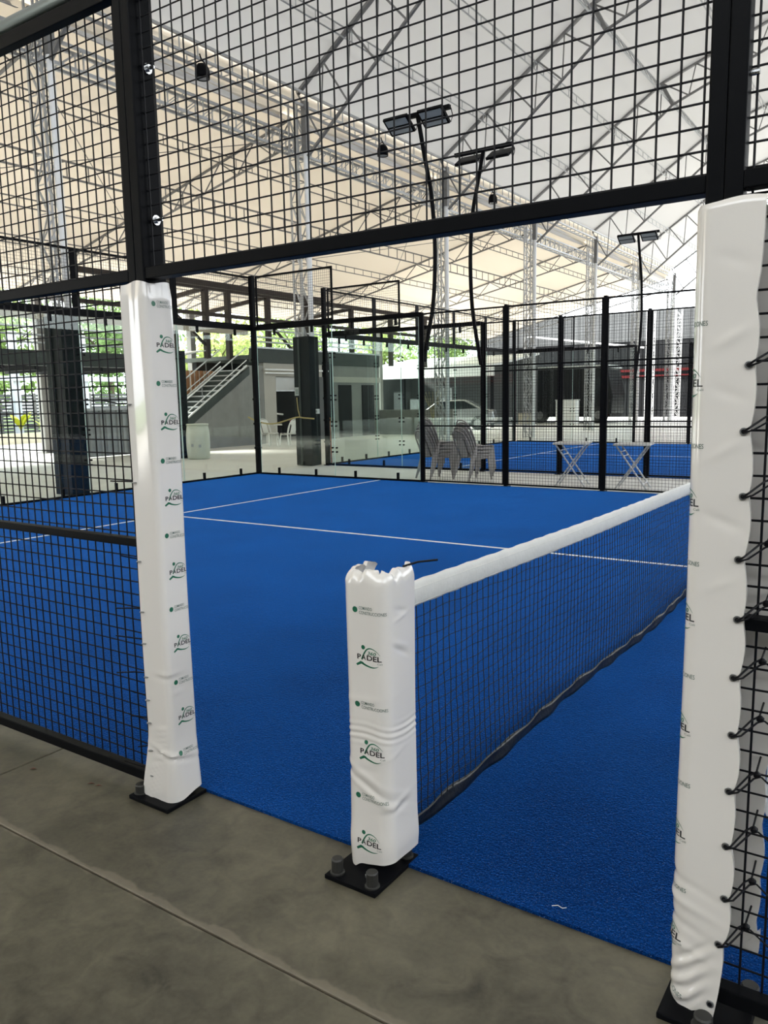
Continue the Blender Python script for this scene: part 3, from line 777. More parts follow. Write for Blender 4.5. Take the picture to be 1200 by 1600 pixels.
for z in EYZ+[.06]:
    if z > 1.6: continue
    p = padR.pt(padR.half-.012, z, .001); p2 = padR.pt(-padR.half+.012, z, .001)
    MB().tube((p.x, p.y-.003, p.z), (p.x, p.y+.001, p.z), .0085, 14).tube((p.x, p.y-.004, p.z), (p.x, p.y-.002, p.z), .005, 10, m=1).build('eyelet', ['eyelet', 'black_wire'], TR)
    if z < .1: continue
    zz = z+.035
    MB().path([(p.x, p.y-.008, p.z), (p.x+.012, p.y-.012, p.z+.008), (p.x+.035, NY-.025, zz-.005), (p.x+.048, NY-.012, zz), (p2.x, p2.y+.012, zz+.012)], .0024, 6).build('lacing_cord', 'black_wire', TR)
    MB().path([(p.x, p.y-.008, p.z-.003), (p.x+.02, p.y-.004, p.z+.004), (p.x+.045, NY-.02, zz-.012), (p.x+.06, NY-.018, zz-.006), (p.x+.13, NY-.03, zz-.045-.02*rnd.random())], .0022, 6).build('lacing_cord', 'black_wire', TR)
    MB().lathe([(.002, -.008), (.008, -.005), (.009, .003), (.003, .008)], (p.x+.05, NY-.014, zz-.004), 8).build('cord_knot', 'black_wire', TR)

# ------------------------------------------------------------------ net and its posts
def net_post(y, label, sgn):
    t = thing('net_post', label, 'post', (0, y, 0), 'net posts')
    MB().box(-.035, .035, y-.035, y+.035, .014, .93).build('tube', 'black_steel', t, bevel=.004)
    MB().box(-.105, .09, y-.165 if sgn < 0 else y-.1, y+.09 if sgn < 0 else y+.165, .0, .014).build('base_plate', 'black_steel', t, bevel=.002)
    for dx in (-.075, .06):
        for dy in (-.135, .06): anchor(t, dx, y+dy*(-sgn if sgn > 0 else 1), .013, .019, .047)
    MB().lathe([(.0, .0), (.012, .0), (.010, .006), (0, .008)], (.02, y-.10, .014), 10).build('rivet', 'bolt', t)
    return t
net_post(-.085, 'black net post under the short printed pad', -1)
net_post(10.10, 'black net post at the far end of the net', 1)
padF = Pad((0, 10.17), (-1, 0), (0, -1), .166, .165, .035, .985, .042, .014, disp_net, zf_net)
padF.build('post_pad', 'short white pad on the far net post', 30, 60)
net = thing('padel_net', 'black padel net with white top band across the court', 'net', (0, 5, 0))
NY0, NY1 = .0, 9.98
def ntop(y): return .905-.045*math.sin(PI*(y-NY0)/(NY1-NY0))
def nx(y, z): return .012*math.sin(y*.9+.4)+.010*math.sin(y*2.7+z*4)*(1-z)+.02*(1-z)*math.sin(y*.5)
def nbot(y): return .075+.012*math.sin(y*1.3)
bt = .088
def band(u, v):
    y = NY0+(NY1-NY0)*u; a = v
    z = ntop(y)-bt*a
    return ((nx(y, z)-.008*math.cos(PI*(a-.5))*1.0+.0015*math.sin(y*60+a*9), y, z+.0015*math.sin(y*41)), (-1, 0, 0))
def band_b(u, v):
    p, n = band(u, v); y = p[1]
    return ((nx(y, p[2])+.008*math.cos(PI*(v-.5))+.0015*math.sin(y*53+v*7), y, p[2]), (1, 0, 0))
mb = MB(); mb.sheet(band, 260, 6, .002); mb.sheet(band_b, 260, 6, .002)
NTB = mb.build('top_band', 'tape', net, smooth=True)
for zz in (.30, .92):
    mb = MB()
    mb.path([(nx(NY0+(NY1-NY0)*k/200, .85)+.0105*math.cos(PI*(zz-.5))+.002, NY0+(NY1-NY0)*k/200, ntop(NY0+(NY1-NY0)*k/200)-bt*zz) for k in range(201)], .0011, 4)
    mb.build('stitching', 'tape', NTB)
mb = MB()
def bb(u, v):
    y = NY0+.02+(NY1-NY0-.04)*u; z = nbot(y)-.05*v
    return ((nx(y, z)+.006*math.sin(y*14+v*3), y, z+.004*math.sin(y*23)), (1, 0, 0))
mb.sheet(bb, 260, 4, .006); mb.build('bottom_band', 'band_black', net, smooth=True)
mb = MB(); kn = MB(); st = .0435; ny_ = int((NY1-NY0)/st); nzv = 18
for i in range(ny_+1):
    y = NY0+.015+i*st
    if y > NY1: break
    zt = ntop(y)-bt+.004; zb = nbot(y)-.004
    pts = []
    for k in range(nzv+1):
        z = zt+(zb-zt)*k/nzv; wob = .004*math.sin(i*1.7+k*.9)+.004*math.sin(k*2.1+i*.37)*(k/nzv)
        pts.append(Vector((nx(y, z), y+wob*.6, z+.005*math.sin(i*.8+k*1.9)*(0 if k in (0, nzv) else 1))))
    for k in range(nzv): mb.tube(pts[k], pts[k+1], .0017, 4, caps=False)
    if i:
        for k in range(1, nzv):
            mb.tube(prev[k], pts[k], .0013, 3, caps=False)
            if y < 5.5:
                p = pts[k]; r = .0038
                kn.add([p+Vector((r, 0, 0)), p-Vector((r, 0, 0)), p+Vector((0, r, 0)), p-Vector((0, r, 0)), p+Vector((0, 0, r)), p-Vector((0, 0, r))],
                       [(0, 2, 4), (2, 1, 4), (1, 3, 4), (3, 0, 4), (2, 0, 5), (1, 2, 5), (3, 1, 5), (0, 3, 5)])
    prev = pts
mb.build('netting', 'net_black', net, kind='stuff', fix=False)
kn.build('knots', 'net_black', net, kind='stuff', fix=False)
MB().path([(nx(5, .5)+.012, 4.99, .02), (nx(5, .5)+.014, 5.0, .45), (nx(5, .5)+.014, 5.0, ntop(5))], .006, 6).build('centre_strap', 'tape', net)

# ------------------------------------------------------------------ glass and mesh walls of the courts
POSTX = [-6.04, -4.40, -2.74, -1.12, 1.12, 2.74, 4.40, 6.04]
def glass_panel(axis, c, a0, a1, z1, label, group, clips=(True, True)):
    loc = ((a0+a1)/2, c, .03) if axis == 'y' else (c, (a0+a1)/2, .03)
    t = thing('glass_panel', label, 'glass panel', loc, group)
    def bx(aa, ab, za, zb, d0, d1):
        return MB().box(aa, ab, c+d0, c+d1, za, zb) if axis == 'y' else MB().box(c+d0, c+d1, aa, ab, za, zb)
    gp = .003
    bx(a0+gp, a1-gp, .04, z1-.03, -.005, .005).build('pane', 'glass', t)
    for e in (a0+gp, a1-gp): bx(e-.002, e+.002, .04, z1-.03, -.006, .006).build('pane_edge', 'glass_edge', t)
    for f in (.25, .75):
        a = a0+(a1-a0)*f
        bx(a-.018, a+.018, .03, .16, -.022, .022).build('clip', 'black_steel', t); bx(a-.018, a+.018, z1-.14, z1-.01, -.022, .022).build('clip', 'black_steel', t)
    return t
def clip_set(t, axis, c, a, zs):
    for z in zs:
        for da in (-.05, .05):
            for dz in (-.04, .04):
                p = (a+da, c, z+dz) if axis == 'y' else (c, a+da, z+dz)
                d = Vector((0, .02, 0)) if axis == 'y' else Vector((.02, 0, 0))
                MB().tube(Vector(p)-d, Vector(p)+d, .016, 8).build('joint_bolt', 'black_steel', t)
def rail(axis, c, a0, a1, z0, z1, w, label, cat='rail', mt='black_steel'):
    m = MB().box(a0, a1, c-w/2, c+w/2, z0, z1) if axis == 'y' else MB().box(c-w/2, c+w/2, a0, a1, z0, z1)
    return m.build('wall_rail', mt, label=label, cat=cat, bevel=.004)
def side_wall(yc, out, nm, grp, posts, last):
    # glass from x=-10 to the first post, then mesh panels
    ps = [-10.0, -8.02, posts[0]]
    for k in range(2):
        t = glass_panel('y', yc, ps[k]+(.05 if k == 0 else 0), ps[k+1]-(.04 if k == 1 else 0), 2.95, 'clear glass panel %s the corner, %s' % (('next to', 'one away from')[k], nm), grp+' glass')
        if k == 0: clip_set(t, 'y', yc, ps[1], (.55, 1.05, 1.55, 2.35))
    rail('y', yc+out*.03, -10.0, posts[0]-.04, 2.93, 3.01, .08, 'black top rail over the glass, %s' % nm)
    rail('y', yc, -9.95, posts[0]-.04, .0, .045, .05, 'black bottom rail under the glass, %s' % nm)
    mesh_panel('y', yc+out*.03, -9.96, -8.0, 3.01, 4.0, [], 'raised black mesh panel above the corner glass, %s' % nm, grp+' upper mesh', r=.0022)
    for k, x in enumerate(posts):
        post(x-.027, x+.027, yc+out*.02-.04, yc+out*.02+.04, 3.0, 'black fence post, %s from the glass, %s' % (ORD[k], nm), grp+' posts')
    for k in range(last):
        a, b = posts[k]+.028, posts[k+1]-.028
        if b-a > 2: continue
        mesh_panel('y', yc, a, b, .03, 2.98, [1.02, 2.02], 'black wire mesh panel, %s from the glass, %s' % (ORD[k], nm), grp+' mesh', r=.0024, fr=.026)
def end_wall(xc, y0, y1, nm, grp):
    ys = [y0+(y1-y0)*k/5 for k in range(6)]
    for k in range(5):
        t = glass_panel('x', xc, ys[k]+.006+(.04 if k == 0 else 0), ys[k+1]-.006-(.04 if k == 4 else 0), 2.95, 'clear end wall glass panel, %s from the near corner, %s' % (ORD[k], nm), grp+' end glass')
        if k: clip_set(t, 'x', xc, ys[k], (.55, 1.05, 1.55, 2.35))
        mesh_panel('x', xc-.03, ys[k]+.03, ys[k+1]-.03, 3.01, 4.0, [], 'black mesh above the end wall, %s from the near corner, %s' % (ORD[k], nm), grp+' end mesh', r=.0022)
        if k: MB().box(xc-.065, xc-.015, ys[k]-.029, ys[k]+.029, 2.98, 4.0).build('mesh_stub_post', 'black_steel', label='short black post above end glass joint, %s from near corner, %s' % (ORD[k-1], nm), cat='post', group=grp+' stub posts')
    rail('x', xc-.03, y0+.05, y1-.05, 2.93, 3.01, .08, 'black top rail over the end wall glass, %s' % nm)
    rail('x', xc, y0+.05, y1-.05, .0, .045, .05, 'black bottom rail under the end wall glass, %s' % nm)
def corner(x, y, nm):
    t = post(x-.045, x+.045, y-.045, y+.045, 4.02, nm)
    for z in (.55, 1.05, 1.55, 2.35): MB().box(x-.055, x+.055, y-.055, y+.055, z-.02, z+.02).build('corner_clip', 'black_steel', t)
side_wall(10.06, 1, 'far side of front court', 'front court', POSTX, 7)
end_wall(-10.06, -.1, 10.1, 'front court', 'front court')
corner(-10.06, 10.09, 'tall black corner post at the far left of front court')
corner(-10.06, -.12, 'tall black corner post at the near left of front court')
side_wall(Y2, -1, 'near side of second court', 'second court', POSTX, 7)
side_wall(Y2+10.12, 1, 'far side of second court', 'second court far', POSTX, 7)
end_wall(-10.06, Y2-.02, Y2+10.12, 'second court', 'second court')
corner(-10.06, Y2-.03, 'tall black corner post at the near left of second court')
corner(-10.06, Y2+10.13, 'tall black corner post at the far left of second court')

# floodlight masts
def mast(x, y, d, label, z0=2.15, lean=.35):
    t = thing('floodlight_mast', label, 'floodlight', (x, y, z0), 'floodlight masts')
    pts = smooth_pts([(0, 0.0, z0), (0, .14, z0+.4), (0, .34, z0+1.0), (0, .42, z0+1.6), (0, .42, z0+2.2), (0, .32, z0+2.9), (0, .10, z0+3.5), (0, -.10, 6.22)])
    MB().path([(x, y+d*p[1], p[2]) for p in pts], .038, 10).build('curved_pole', 'black_steel', t, smooth=True)
    yb = y-d*.10
    MB().bar((x-.62, yb, 6.26), (x+.62, yb, 6.26), .07, .07).build('crossbar', 'black_steel', t)
    for sx in (-.34, .34):
        c = Vector((x+sx, yb-d*.06, 6.14)); n = Vector((0, -d*.55, -.83)).normalized(); a = Vector((1, 0, 0)); b = n.cross(a)
        def P(u, v, w): return c+a*u+b*v+n*w
        mb = MB(); vs_ = [P(u, v, w) for w in (-.03, .02) for (u, v) in ((-.24, -.17), (.24, -.17), (.24, .17), (-.24, .17))]
        mb.add(vs_, [(0, 1, 2, 3), (7, 6, 5, 4), (0, 4, 5, 1), (1, 5, 6, 2), (2, 6, 7, 3), (3, 7, 4, 0)])
        h = mb.build('lamp_head', 'black_steel', t)
        for q in (-.078, .078):
            mb = MB(); vs_ = [P(u, v+q, w) for w in (.018, .026) for (u, v) in ((-.205, -.06), (.205, -.06), (.205, .06), (-.205, .06))]
            mb.add(vs_, [(0, 1, 2, 3), (7, 6, 5, 4), (0, 4, 5, 1), (1, 5, 6, 2), (2, 6, 7, 3), (3, 7, 4, 0)]); mb.build('lens', 'lens_grey', h)
        MB().path([(x+sx+.24, yb, 6.12), (x+sx+.30, yb, 6.02), (x+sx+.33, yb, 6.12), (x+sx+.30, yb, 6.24)], .008, 5).build('cable', 'black_wire', t)
mast(-6.04, 10.15, 1, 'curved black mast with twin floodlights over front court')
mast(-6.04, Y2-.10, -1, 'curved black mast with twin floodlights seen edge on, second court')
mast(-6.04, Y2+10.22, 1, 'far curved black mast with floodlights beyond second court')

# ------------------------------------------------------------------ staircase, mezzanine and room on the left
st = thing('staircase', 'straight staircase with pale rails beside the grey wall', 'staircase', (-18.6, 16, 0))
SY0, SY1, SZ1 = 13.95, 18.15, 2.60
def sz(y): return SZ1*(y-SY0)/(SY1-SY0)
nst = 15
for k in range(nst):
    y = SY0+(SY1-SY0)*k/nst; z = SZ1*(k+1)/nst
    tr_ = MB().box(-19.25, -18.08, y, y+.31, z-.04, z).build('tread', 'galv', st)
    MB().box(-19.25, -18.08, y, y+.012, z-SZ1/nst, z-.04).build('riser', 'fascia', st)
for x in (-18.04, -19.29):
    MB().prism([(SY0, .0), (SY0+.25, .0), (SY1+.1, sz(SY1)-.16), (SY1+.1, sz(SY1)+.10), (SY0, .16)], 'x', x-.03, x+.03).build('stringer', 'fascia', st)
    for o_, r in ((.02, .03), (.20, .018), (.62, .022)):
        zz = .12
        MB().tube((x, SY0, zz+o_), (x, SY1, SZ1+zz+o_), r, 8).build('hand_rail', 'white_pipe', st)
    for k in range(3):
        y = SY0+.7+k*1.4
        MB().tube((x, y, sz(y)+.12), (x, y, sz(y)+.74), .016, 6).build('baluster', 'galv_dark', st)
MB().prism([(SY0+.3, .0), (19.0, .0), (19.0, 2.75), (SY1+.1, 2.75), (SY1+.1, sz(SY1)-.18), (SY0+.3, .02)], 'x', -18.30, -18.06).build('wall_stair', 'concrete_wall', kind='structure')
# slatted screen behind the stairs
t = thing('slatted_screen', 'brown and pale vertical slat screen behind the staircase', 'screen', (-19.9, 17.2, 0))
for k in range(17):
    y = 15.3+k*.225
    MB().box(-19.95, -19.90, y, y+.11, .0, 2.62).build('slat', 'wood_slat', t); MB().box(-19.99, -19.955, y+.10, y+.215, .0, 2.62).build('slat', 'pale_slat', t)
for z in (.7, 2.5): MB().box(-20.04, -20.0, 15.2, 19.2, z-.04, z+.04).build('cross_rail', 'wood_slat', t)
# mezzanine deck
dk = thing('mezzanine_deck', 'dark steel mezzanine deck with railings above the doorway', 'mezzanine', (-20, 22, 2.7))
MB().box(-18.16, -18.0, 18.4, 26.2, 2.86, 3.34).build('fascia_beam', 'fascia', dk, bevel=.01)
MB().box(-21.5, -18.17, 18.4, 26.2, 2.98, 3.12).build('deck_slab', 'fascia', dk)
MB().box(-18.10, -17.94, 18.4, 26.2, 3.34, 3.40).build('deck_edge', 'galv', dk)
for z in (3.58, 3.74, 4.0):
    MB().tube((-18.05, 18.4, z), (-18.05, 26.2, z), .03, 6).build('railing', 'galv', dk)
for k in range(4):
    y = 18.6+k*2.4
    MB().box(-18.08, -18.02, y, y+.06, 3.4, 4.02).build('railing_post', 'galv_dark', dk)
for z, y0_, y1_ in ((2.62, 18.9, 22.5), (2.50, 18.9, 20.6)):
    MB().tube((-17.9, y0_, z), (-17.9, y1_, z), .035, 8).build('under_pipe', 'white_pipe', dk)
dk2 = thing('mezzanine_deck', 'dark steel mezzanine deck left of the staircase', 'mezzanine', (-20, 9, 2.5))
MB().box(-18.16, -18.0, 2, 13.6, 2.55, 2.95).build('fascia_beam', 'fascia', dk2, bevel=.01)
MB().box(-21.3, -18.17, 2, 13.6, 2.66, 2.78).build('deck_slab', 'dark_wall', dk2)
for k in range(12):
    y = 2.3+k*1.0
    MB().box(-21.3, -18.17, y, y+.12, 2.45, 2.66).build('joist', 'dark_wall', dk2)
for z in (3.15, 3.35, 3.55):
    MB().tube((-18.05, 2, z), (-18.05, 13.6, z), .028, 6).build('railing', 'galv', dk2)
for k in range(6):
    y = 2.6+k*2.1
    MB().box(-18.09, -18.01, y, y+.08, 2.95, 3.6).build('railing_post', 'galv_dark', dk2)
MB().box(-17.95, -17.75, 2, 18.0, 3.74, 3.98).build('tan_beam', 'tan_beam', label='long tan steel beam running above the left railings', cat='beam', bevel=.01)
# brown steel frame standing on the mezzanine
fr = thing('steel_frame', 'brown steel frame of posts and beams above the staircase', 'frame', (-19, 19, 2.9))
for y in (14.2, 15.8, 17.2, 18.25, 20.3, 22.6, 25.5, 28.5, 31.5):
    MB().box(-19.1, -18.92, y, y+.17, 3.0, 5.45).build('frame_post', 'steel_frame', fr)
for x, z0, z1, ya, yb in ((-19.0, 5.28, 5.45, 12, 32), (-19.0, 4.42, 4.54, 12, 32), (-17.2, 5.05, 5.22, 13, 21.5), (-23, 5.0, 5.1, 12, 32)):
    MB().box(x-.07, x+.07, ya, yb, z0, z1).build('frame_beam', 'steel_frame', fr)
for y in (17.2, 20.3, 25.5):
    MB().bar((-19, y, 5.3), (-23, y, 4.9), .12, .14).build('cross_beam', 'steel_frame', fr)
for y in (15.8, 20.3):
    MB().bar((-19, y, 4.5), (-19, y+1.6, 3.3), .08, .08).build('diagonal_brace', 'steel_frame', fr)
# columns below the mezzanine
for x, y, w, l in ((-15.45, 12.85, .12, 'dark square column beside the white barrel'), (-18.1, 22.7, .16, 'dark column under the deck right of the doorway')):
    t = thing('deck_column', l, 'column', (x, y, 0))
    MB().box(x-w, x+w, y-w, y+w, .012, 2.9).build('shaft', 'dark_cladding', t, bevel=.006); MB().box(x-w-.06, x+w+.06, y-w-.06, y+w+.06, 0, .02).build('foot_plate', 'black_steel', t)
# room under the deck
MB().box(-18.25, -18.05, 19.0, 19.62, .0, 2.4).build('wall_room_left', 'beige_wall', kind='structure')
MB().box(-18.25, -18.05, 19.0, 22.3, 2.4, 2.86).build('wall_room_top', 'beige_wall', kind='structure')
MB().box(-18.25, -18.05, 22.05, 22.5, .0, 2.4).build('wall_room_right', 'slat_grey', kind='structure')
MB().box(-21.2, -21.0, 18.6, 26.2, .0, 2.98).build('wall_room_back', 'dark_wall', kind='structure')
wr = MB().box(-18.25, -18.05, 22.9, 26.2, .0, 2.86).build('wall_room_far', 'concrete_wall', kind='structure')
for y in (23.3, 24.9): MB().box(-18.05, -18.01, y, y+.85, .02, 2.1).build('door', 'dark_wall', wr)
MB().box(-18.05, -18.0, 22.9, 26.2, 2.2, 2.42).build('trim_board', 'beige_wall', wr)
MB().box(-18.25, -14.5, 26.25, 26.4, 0, 1.05).build('wall_yard', 'concrete_wall', kind='structure')
t = thing('extractor_hood', 'brushed steel extractor hood inside the doorway', 'hood', (-19.4, 20.4, 1.9))
MB().prism([(-18.27, 1.9), (-18.27, 2.85), (-18.9, 2.85), (-19.3, 2.3), (-19.3, 1.9)], 'y', 19.7, 21.2).build('canopy', 'steel_hood', t); MB().box(-18.31, -18.27, 19.7, 21.2, 1.86, 1.9).build('lip', 'bolt', t)
t = thing('folding_stroller', 'pale wheeled frame with a black bag in the doorway', 'trolley', (-19.0, 20.6, 0))
MB().path([(-18.9, 20.0, 1.0), (-18.9, 20.15, 1.12), (-18.9, 20.4, 1.05), (-18.9, 20.9, 1.0)], .035, 8).build('handle', 'white_plastic', t, smooth=True)
MB().lathe([(.1, .0), (.32, .03), (.38, .35), (.34, .75), (.22, .98), (.05, 1.0)], (-19.1, 20.45, .02), 14).build('bag', 'black_cloth', t, smooth=True)
# furniture: monobloc chair -----------------------------------------------------
def make_chair(label, mt, group, name='plastic_chair'):
    t = thing(name, label, 'chair', (0, 0, 0), group)
    def seat(u, v):
        x = -.21+.42*u; y = -.20+.42*v
        z = .43-.012*math.cos(PI*(u-.5))*1-.02*(v > .9)*(v-.9)*10+.012*abs(u-.5)*2
        return ((x*(1-.08*(1-v)), y, z), (0, 0, 1))
    MB().sheet(seat, 10, 10, .022).build('seat', mt, t, smooth=True)
    def back(u, v):
        # curved shell leaning backwards (chair faces +y)
        a = u-.5; wv = .205*(1-.30*max(0, (v-.7)/.3)**2)
        return ((a*2*wv, -.20-.17*v-.045*math.cos(a*2.6)+.03, .43+.45*v-.03*v*(2*a)**2), (0, 1, .25))
    bmb = MB()
    for (ua, ub, va, vb) in ((0, .10, 0, .74), (.24, .76, 0, .74), (.90, 1, 0, .74), (0, 1, .74, 1)):
        bmb.sheet(lambda u, v, ua=ua, ub=ub, va=va, vb=vb: back(ua+(ub-ua)*u, va+(vb-va)*v), 6, 8, .014)
    bmb.build('backrest', mt, t, smooth=True)
    arch = smooth_pts([(-.205, -.185, .40), (-.21, -.24, .58), (-.20, -.31, .74), (-.15, -.365, .86), (-.06, -.395, .905), (.06, -.395, .905), (.15, -.365, .86), (.20, -.31, .74), (.21, -.24, .58), (.205, -.185, .40)])
    MB().path(arch, .012, 8).build('back_frame', mt, t, smooth=True)
    for sx in (-1, 1):
        MB().tube((sx*.19, .19, .43), (sx*.225, .235, 0), .030, 8, r2=.018).build('leg', mt, t, smooth=True)
        MB().tube((sx*.19, -.18, .45), (sx*.235, -.30, 0), .032, 8, r2=.018).build('leg', mt, t, smooth=True)
        MB().tube((sx*.2, -.18, .40), (sx*.2, .19, .40), .014, 6).build('apron', mt, t)
    return t
def place(o, x, y, z, rz): o.location = (x, y, z); o.rotation_euler = (0, 0, rz); return o
c0 = make_chair('grey plastic chair at the bottom of the left stack behind the fence', 'grey_plastic', 'stacked grey chairs')
stk = [(-6.22, 10.85, 5, 'left'), (-5.45, 10.92, 4, 'right')]
first = True; LV = ['bottom', 'second', 'third', 'fourth', 'top']
for x, y, n, nm in stk:
    for k in range(n):
        o = c0 if first else copy_tree(c0); first = False
        lv = 'top' if k == n-1 else ('bottom' if k == 0 else LV[k]+' from the bottom')
        o['label'] = 'grey plastic chair, %s of the %s stack behind the fence' % (lv, nm)
        place(o, x+.012*k, y+.028*k, .001+.062*k, -.42)
w0 = make_chair('white plastic chair left of the white table by the doorway', 'white_plastic', 'white chairs by the doorway')
place(w0, -16.95, 18.0, .001, -1.75)
w1 = copy_tree(w0); w1['label'] = 'white plastic chair with dark cloth right of the white table'; place(w1, -16.1, 18.0, .001, 1.35)
MB().sheet(lambda u, v: ((-16.2+.04*math.sin(v*5), 17.8+.42*u, .42+.5*v-.02*math.sin(u*9)), (1, 0, .1)), 8, 8, .02).build('draped_cloth', 'black_cloth', label='dark cloth draped over the right white chair', cat='cloth', smooth=True)
t = thing('plastic_table', 'white plastic table between the two white chairs', 'table', (-16.6, 18.6, 0))
MB().box(-17.0, -16.25, 18.25, 18.95, .69, .73).build('table_top', 'white_plastic', t, bevel=.01)
for x in (-16.93, -16.32):
    for y in (18.32, 18.88): MB().tube((x, y, 0), (x, y, .69), .022, 8, r2=.03).build('leg', 'white_plastic', t)
t = thing('red_mug', 'small red mug on the white table', 'mug', (-16.55, 18.5, .73))
MB().lathe([(.06, 0), (.075, .02), (.075, .13), (.065, .13), (.055, .02)], (-16.55, 18.5, .731), 14).build('cup', 'red', t, smooth=True)
MB().path([(-16.48, 18.5, .77), (-16.44, 18.5, .79), (-16.44, 18.5, .83), (-16.48, 18.5, .85)], .009, 6).build('handle', 'red', t)
t = thing('waste_bin', 'grey waste bin behind the right white chair', 'bin', (-15.7, 18.7, 0))
MB().lathe([(.17, 0), (.23, .45), (.25, .46), (.25, .49), (.22, .49), (.16, .03)], (-15.7, 18.7, .001), 18).build('body', 'bin_grey', t, smooth=True); MB().lathe([(.1, .45), (.2, .5), (.24, .56), (.12, .6), (.02, .58)], (-15.7, 18.7, 0), 10).build('liner', 'white_plastic', t)
t = thing('plastic_barrel', 'large off-white plastic barrel standing before the stairs', 'barrel', (-14.75, 12.75, 0))
MB().lathe([(.27, 0), (.29, .02), (.31, .25), (.315, .45), (.31, .68), (.285, .86), (.28, .9)], (-14.75, 12.75, .001), 28).build('body', 'barrel', t, smooth=True)
MB().lathe([(.28, .0), (.295, .005), (.295, .04), (.28, .045), (.02, .035)], (-14.75, 12.75, .9), 28).build('lid', 'barrel', t, smooth=True)
for a, z in ((-1.25, .38), (-.62, .36)):
    p = Vector((-14.75+.318*math.cos(a), 12.75+.318*math.sin(a), z)); tg = Vector((-math.sin(a), math.cos(a), 0))
    MB().bar(p-tg*.035, p+tg*.035, .004, .08).build('sticker', 'paper', t)
# notice, rope on cladded column
CX, CY = -10.50, 12.36
t = thing('notice_plate', 'small grey notice fixed to the cladded column', 'sign', (CX-.05, CY-.275, 1.65))
MB().box(CX-.22, CX-.08, CY-.278, CY-.268, 1.62, 1.81).build('plate', 'paper', t)
for z in (1.75, 1.71, 1.67): MB().box(CX-.19, CX-.11, CY-.2795, CY-.278, z-.008, z+.008).build('print_line', 'print_grey', t)
MB().path(smooth_pts([(-12.1, 11.95, 1.14), (-11.75, 11.95, 1.02), (-11.3, 12.0, .98), (CX-.2, CY-.29, 1.12), (CX+.05, CY-.29, 1.11), (CX+.33, CY-.27, 1.09)]), .018, 6).build('barrier_rope', 'rope', label='yellow barrier rope tied round the cladded column', cat='rope', smooth=True)
MB().path([(CX-.15, CY-.29, 1.58), (CX-.12, CY-.295, 1.3), (CX-.07, CY-.29, 1.12)], .012, 5).build('rope_tail', 'rope', label='short yellow rope end hanging under the notice', cat='rope')
MB().tube((CX+.36, CY+.3, .02), (CX+.34, CY+.3, 1.1), .018, 6).build('orange_pipe', 'orange_pipe', label='thin orange pipe standing beside the cladded column', cat='pipe')
t = thing('junction_box', 'small white switch box right of the cladded column', 'box', (CX+.36, CY+.25, 1.2))
MB().box(CX+.245, CX+.31, CY-.1, CY-.03, 1.2, 1.31).build('case', 'white_plastic', t, bevel=.005); MB().box(CX+.255, CX+.30, CY-.105, CY-.1, 1.23, 1.28).build('switch', 'paper', t)
# corrugated metal partition left of the stairs
t = thing('corrugated_partition', 'grey corrugated metal partition left of the staircase', 'partition', (-18.15, 12.6, 0))
for k in range(12):
    y = 11.5+k*.19
    MB().prism([(-18.15, y), (-18.15, y+.09), (-18.10, y+.115), (-18.10, y+.165), (-18.15, y+.19), (-18.19, y+.19), (-18.19, y)], 'z', .02, 1.35 if k < 9 else 2.1).build('metal_sheet', 'corrugated', t)
MB().box(-18.2, -18.06, 11.45, 13.8, 1.33, 1.40).build('cap_rail', 'galv', t)
# folding tables
def folding_table(x, y, rz, label):
    t = thing('folding_table', label, 'table', (0, 0, 0), 'folding tables')
    MB().box(-.28, .28, -.25, .25, .70, .73).build('table_top', 'table_top', t, bevel=.006)
    for sy in (-.2, .2):
        MB().tube((-.24, sy, .70), (.25, sy, .0), .013, 8).build('leg', 'table_leg', t)
        MB().tube((.24, sy*.8, .70), (-.25, sy*.8, .0), .013, 8).build('leg', 'table_leg', t)
    for (xx, zz) in ((-.16, .60), (-.12, .53), (.19, .09), (-.19, .09)): MB().tube((xx, -.2, zz), (xx, .2, zz), .010, 6).build('crossbar', 'table_leg', t)
    return place(t, x, y, .001, rz)
folding_table(-3.48, 10.72, .15, 'folding table with crossed legs left, behind the fence')
folding_table(-2.45, 10.70, .12, 'folding table with crossed legs right, behind the fence')
# white perforated crate just inside the right panel
t = thing('perforated_crate', 'white perforated plastic crate on the turf at right edge', 'crate', (1.28, 1.1, .012))
MB().box(1.0, 1.56, .84, 1.36, .0125, .56).build('body', 'white_plastic', t, bevel=.02); MB().box(.98, 1.58, .82, 1.38, .56, .59).build('rim', 'white_plastic', t, bevel=.008)
hole = None
for r_ in range(9):
    for k in range(9):
        if hole is None:
            hole = MB().box(1.02, 1.034, .8385, .8405, .07, .084).build('hole', 'black_cloth', t); h0 = hole.location.copy()
        else:
            h = hole.copy(); COL.objects.link(h); h.parent = t; h.location = h0+Vector((.055*k+.01, 0, .05*r_))

# ------------------------------------------------------------------ yard beyond: planter, fences, plants
t = thing('planter_wall', 'low beige planter wall outside on the left', 'planter', (-28.4, 17, 0))
MB().box(-28.6, -28.35, 6, 27, .0, .42).build('front_wall', 'planter', t, bevel=.01); MB().box(-29.9, -28.61, 6, 27, .0, .34).build('soil', 'soil', t)
t = thing('slat_fence', 'grey horizontal slat fence behind the planter', 'fence', (-31, 16, 0))
for k in range(12):
    MB().box(-31.04, -31.0, 4, 30, .35+k*.14, .35+k*.14+.11).build('slat', 'slat_grey', t)
for k in range(10): MB().box(-31.0, -30.9, 4.2+k*2.8, 4.3+k*2.8, 0, 2.05).build('fence_post', 'post_grey', t)
for k, y in enumerate((12.6, 14.6, 16.9, 18.6, 20.2)):
    MB().box(-30.5, -30.2, y, y+.3, 0, 4.6).build('yard_post', 'post_pale', label='pale tall post behind the planter, %s from the left' % ORD[k], cat='post', group='pale posts behind the planter', bevel=.01)
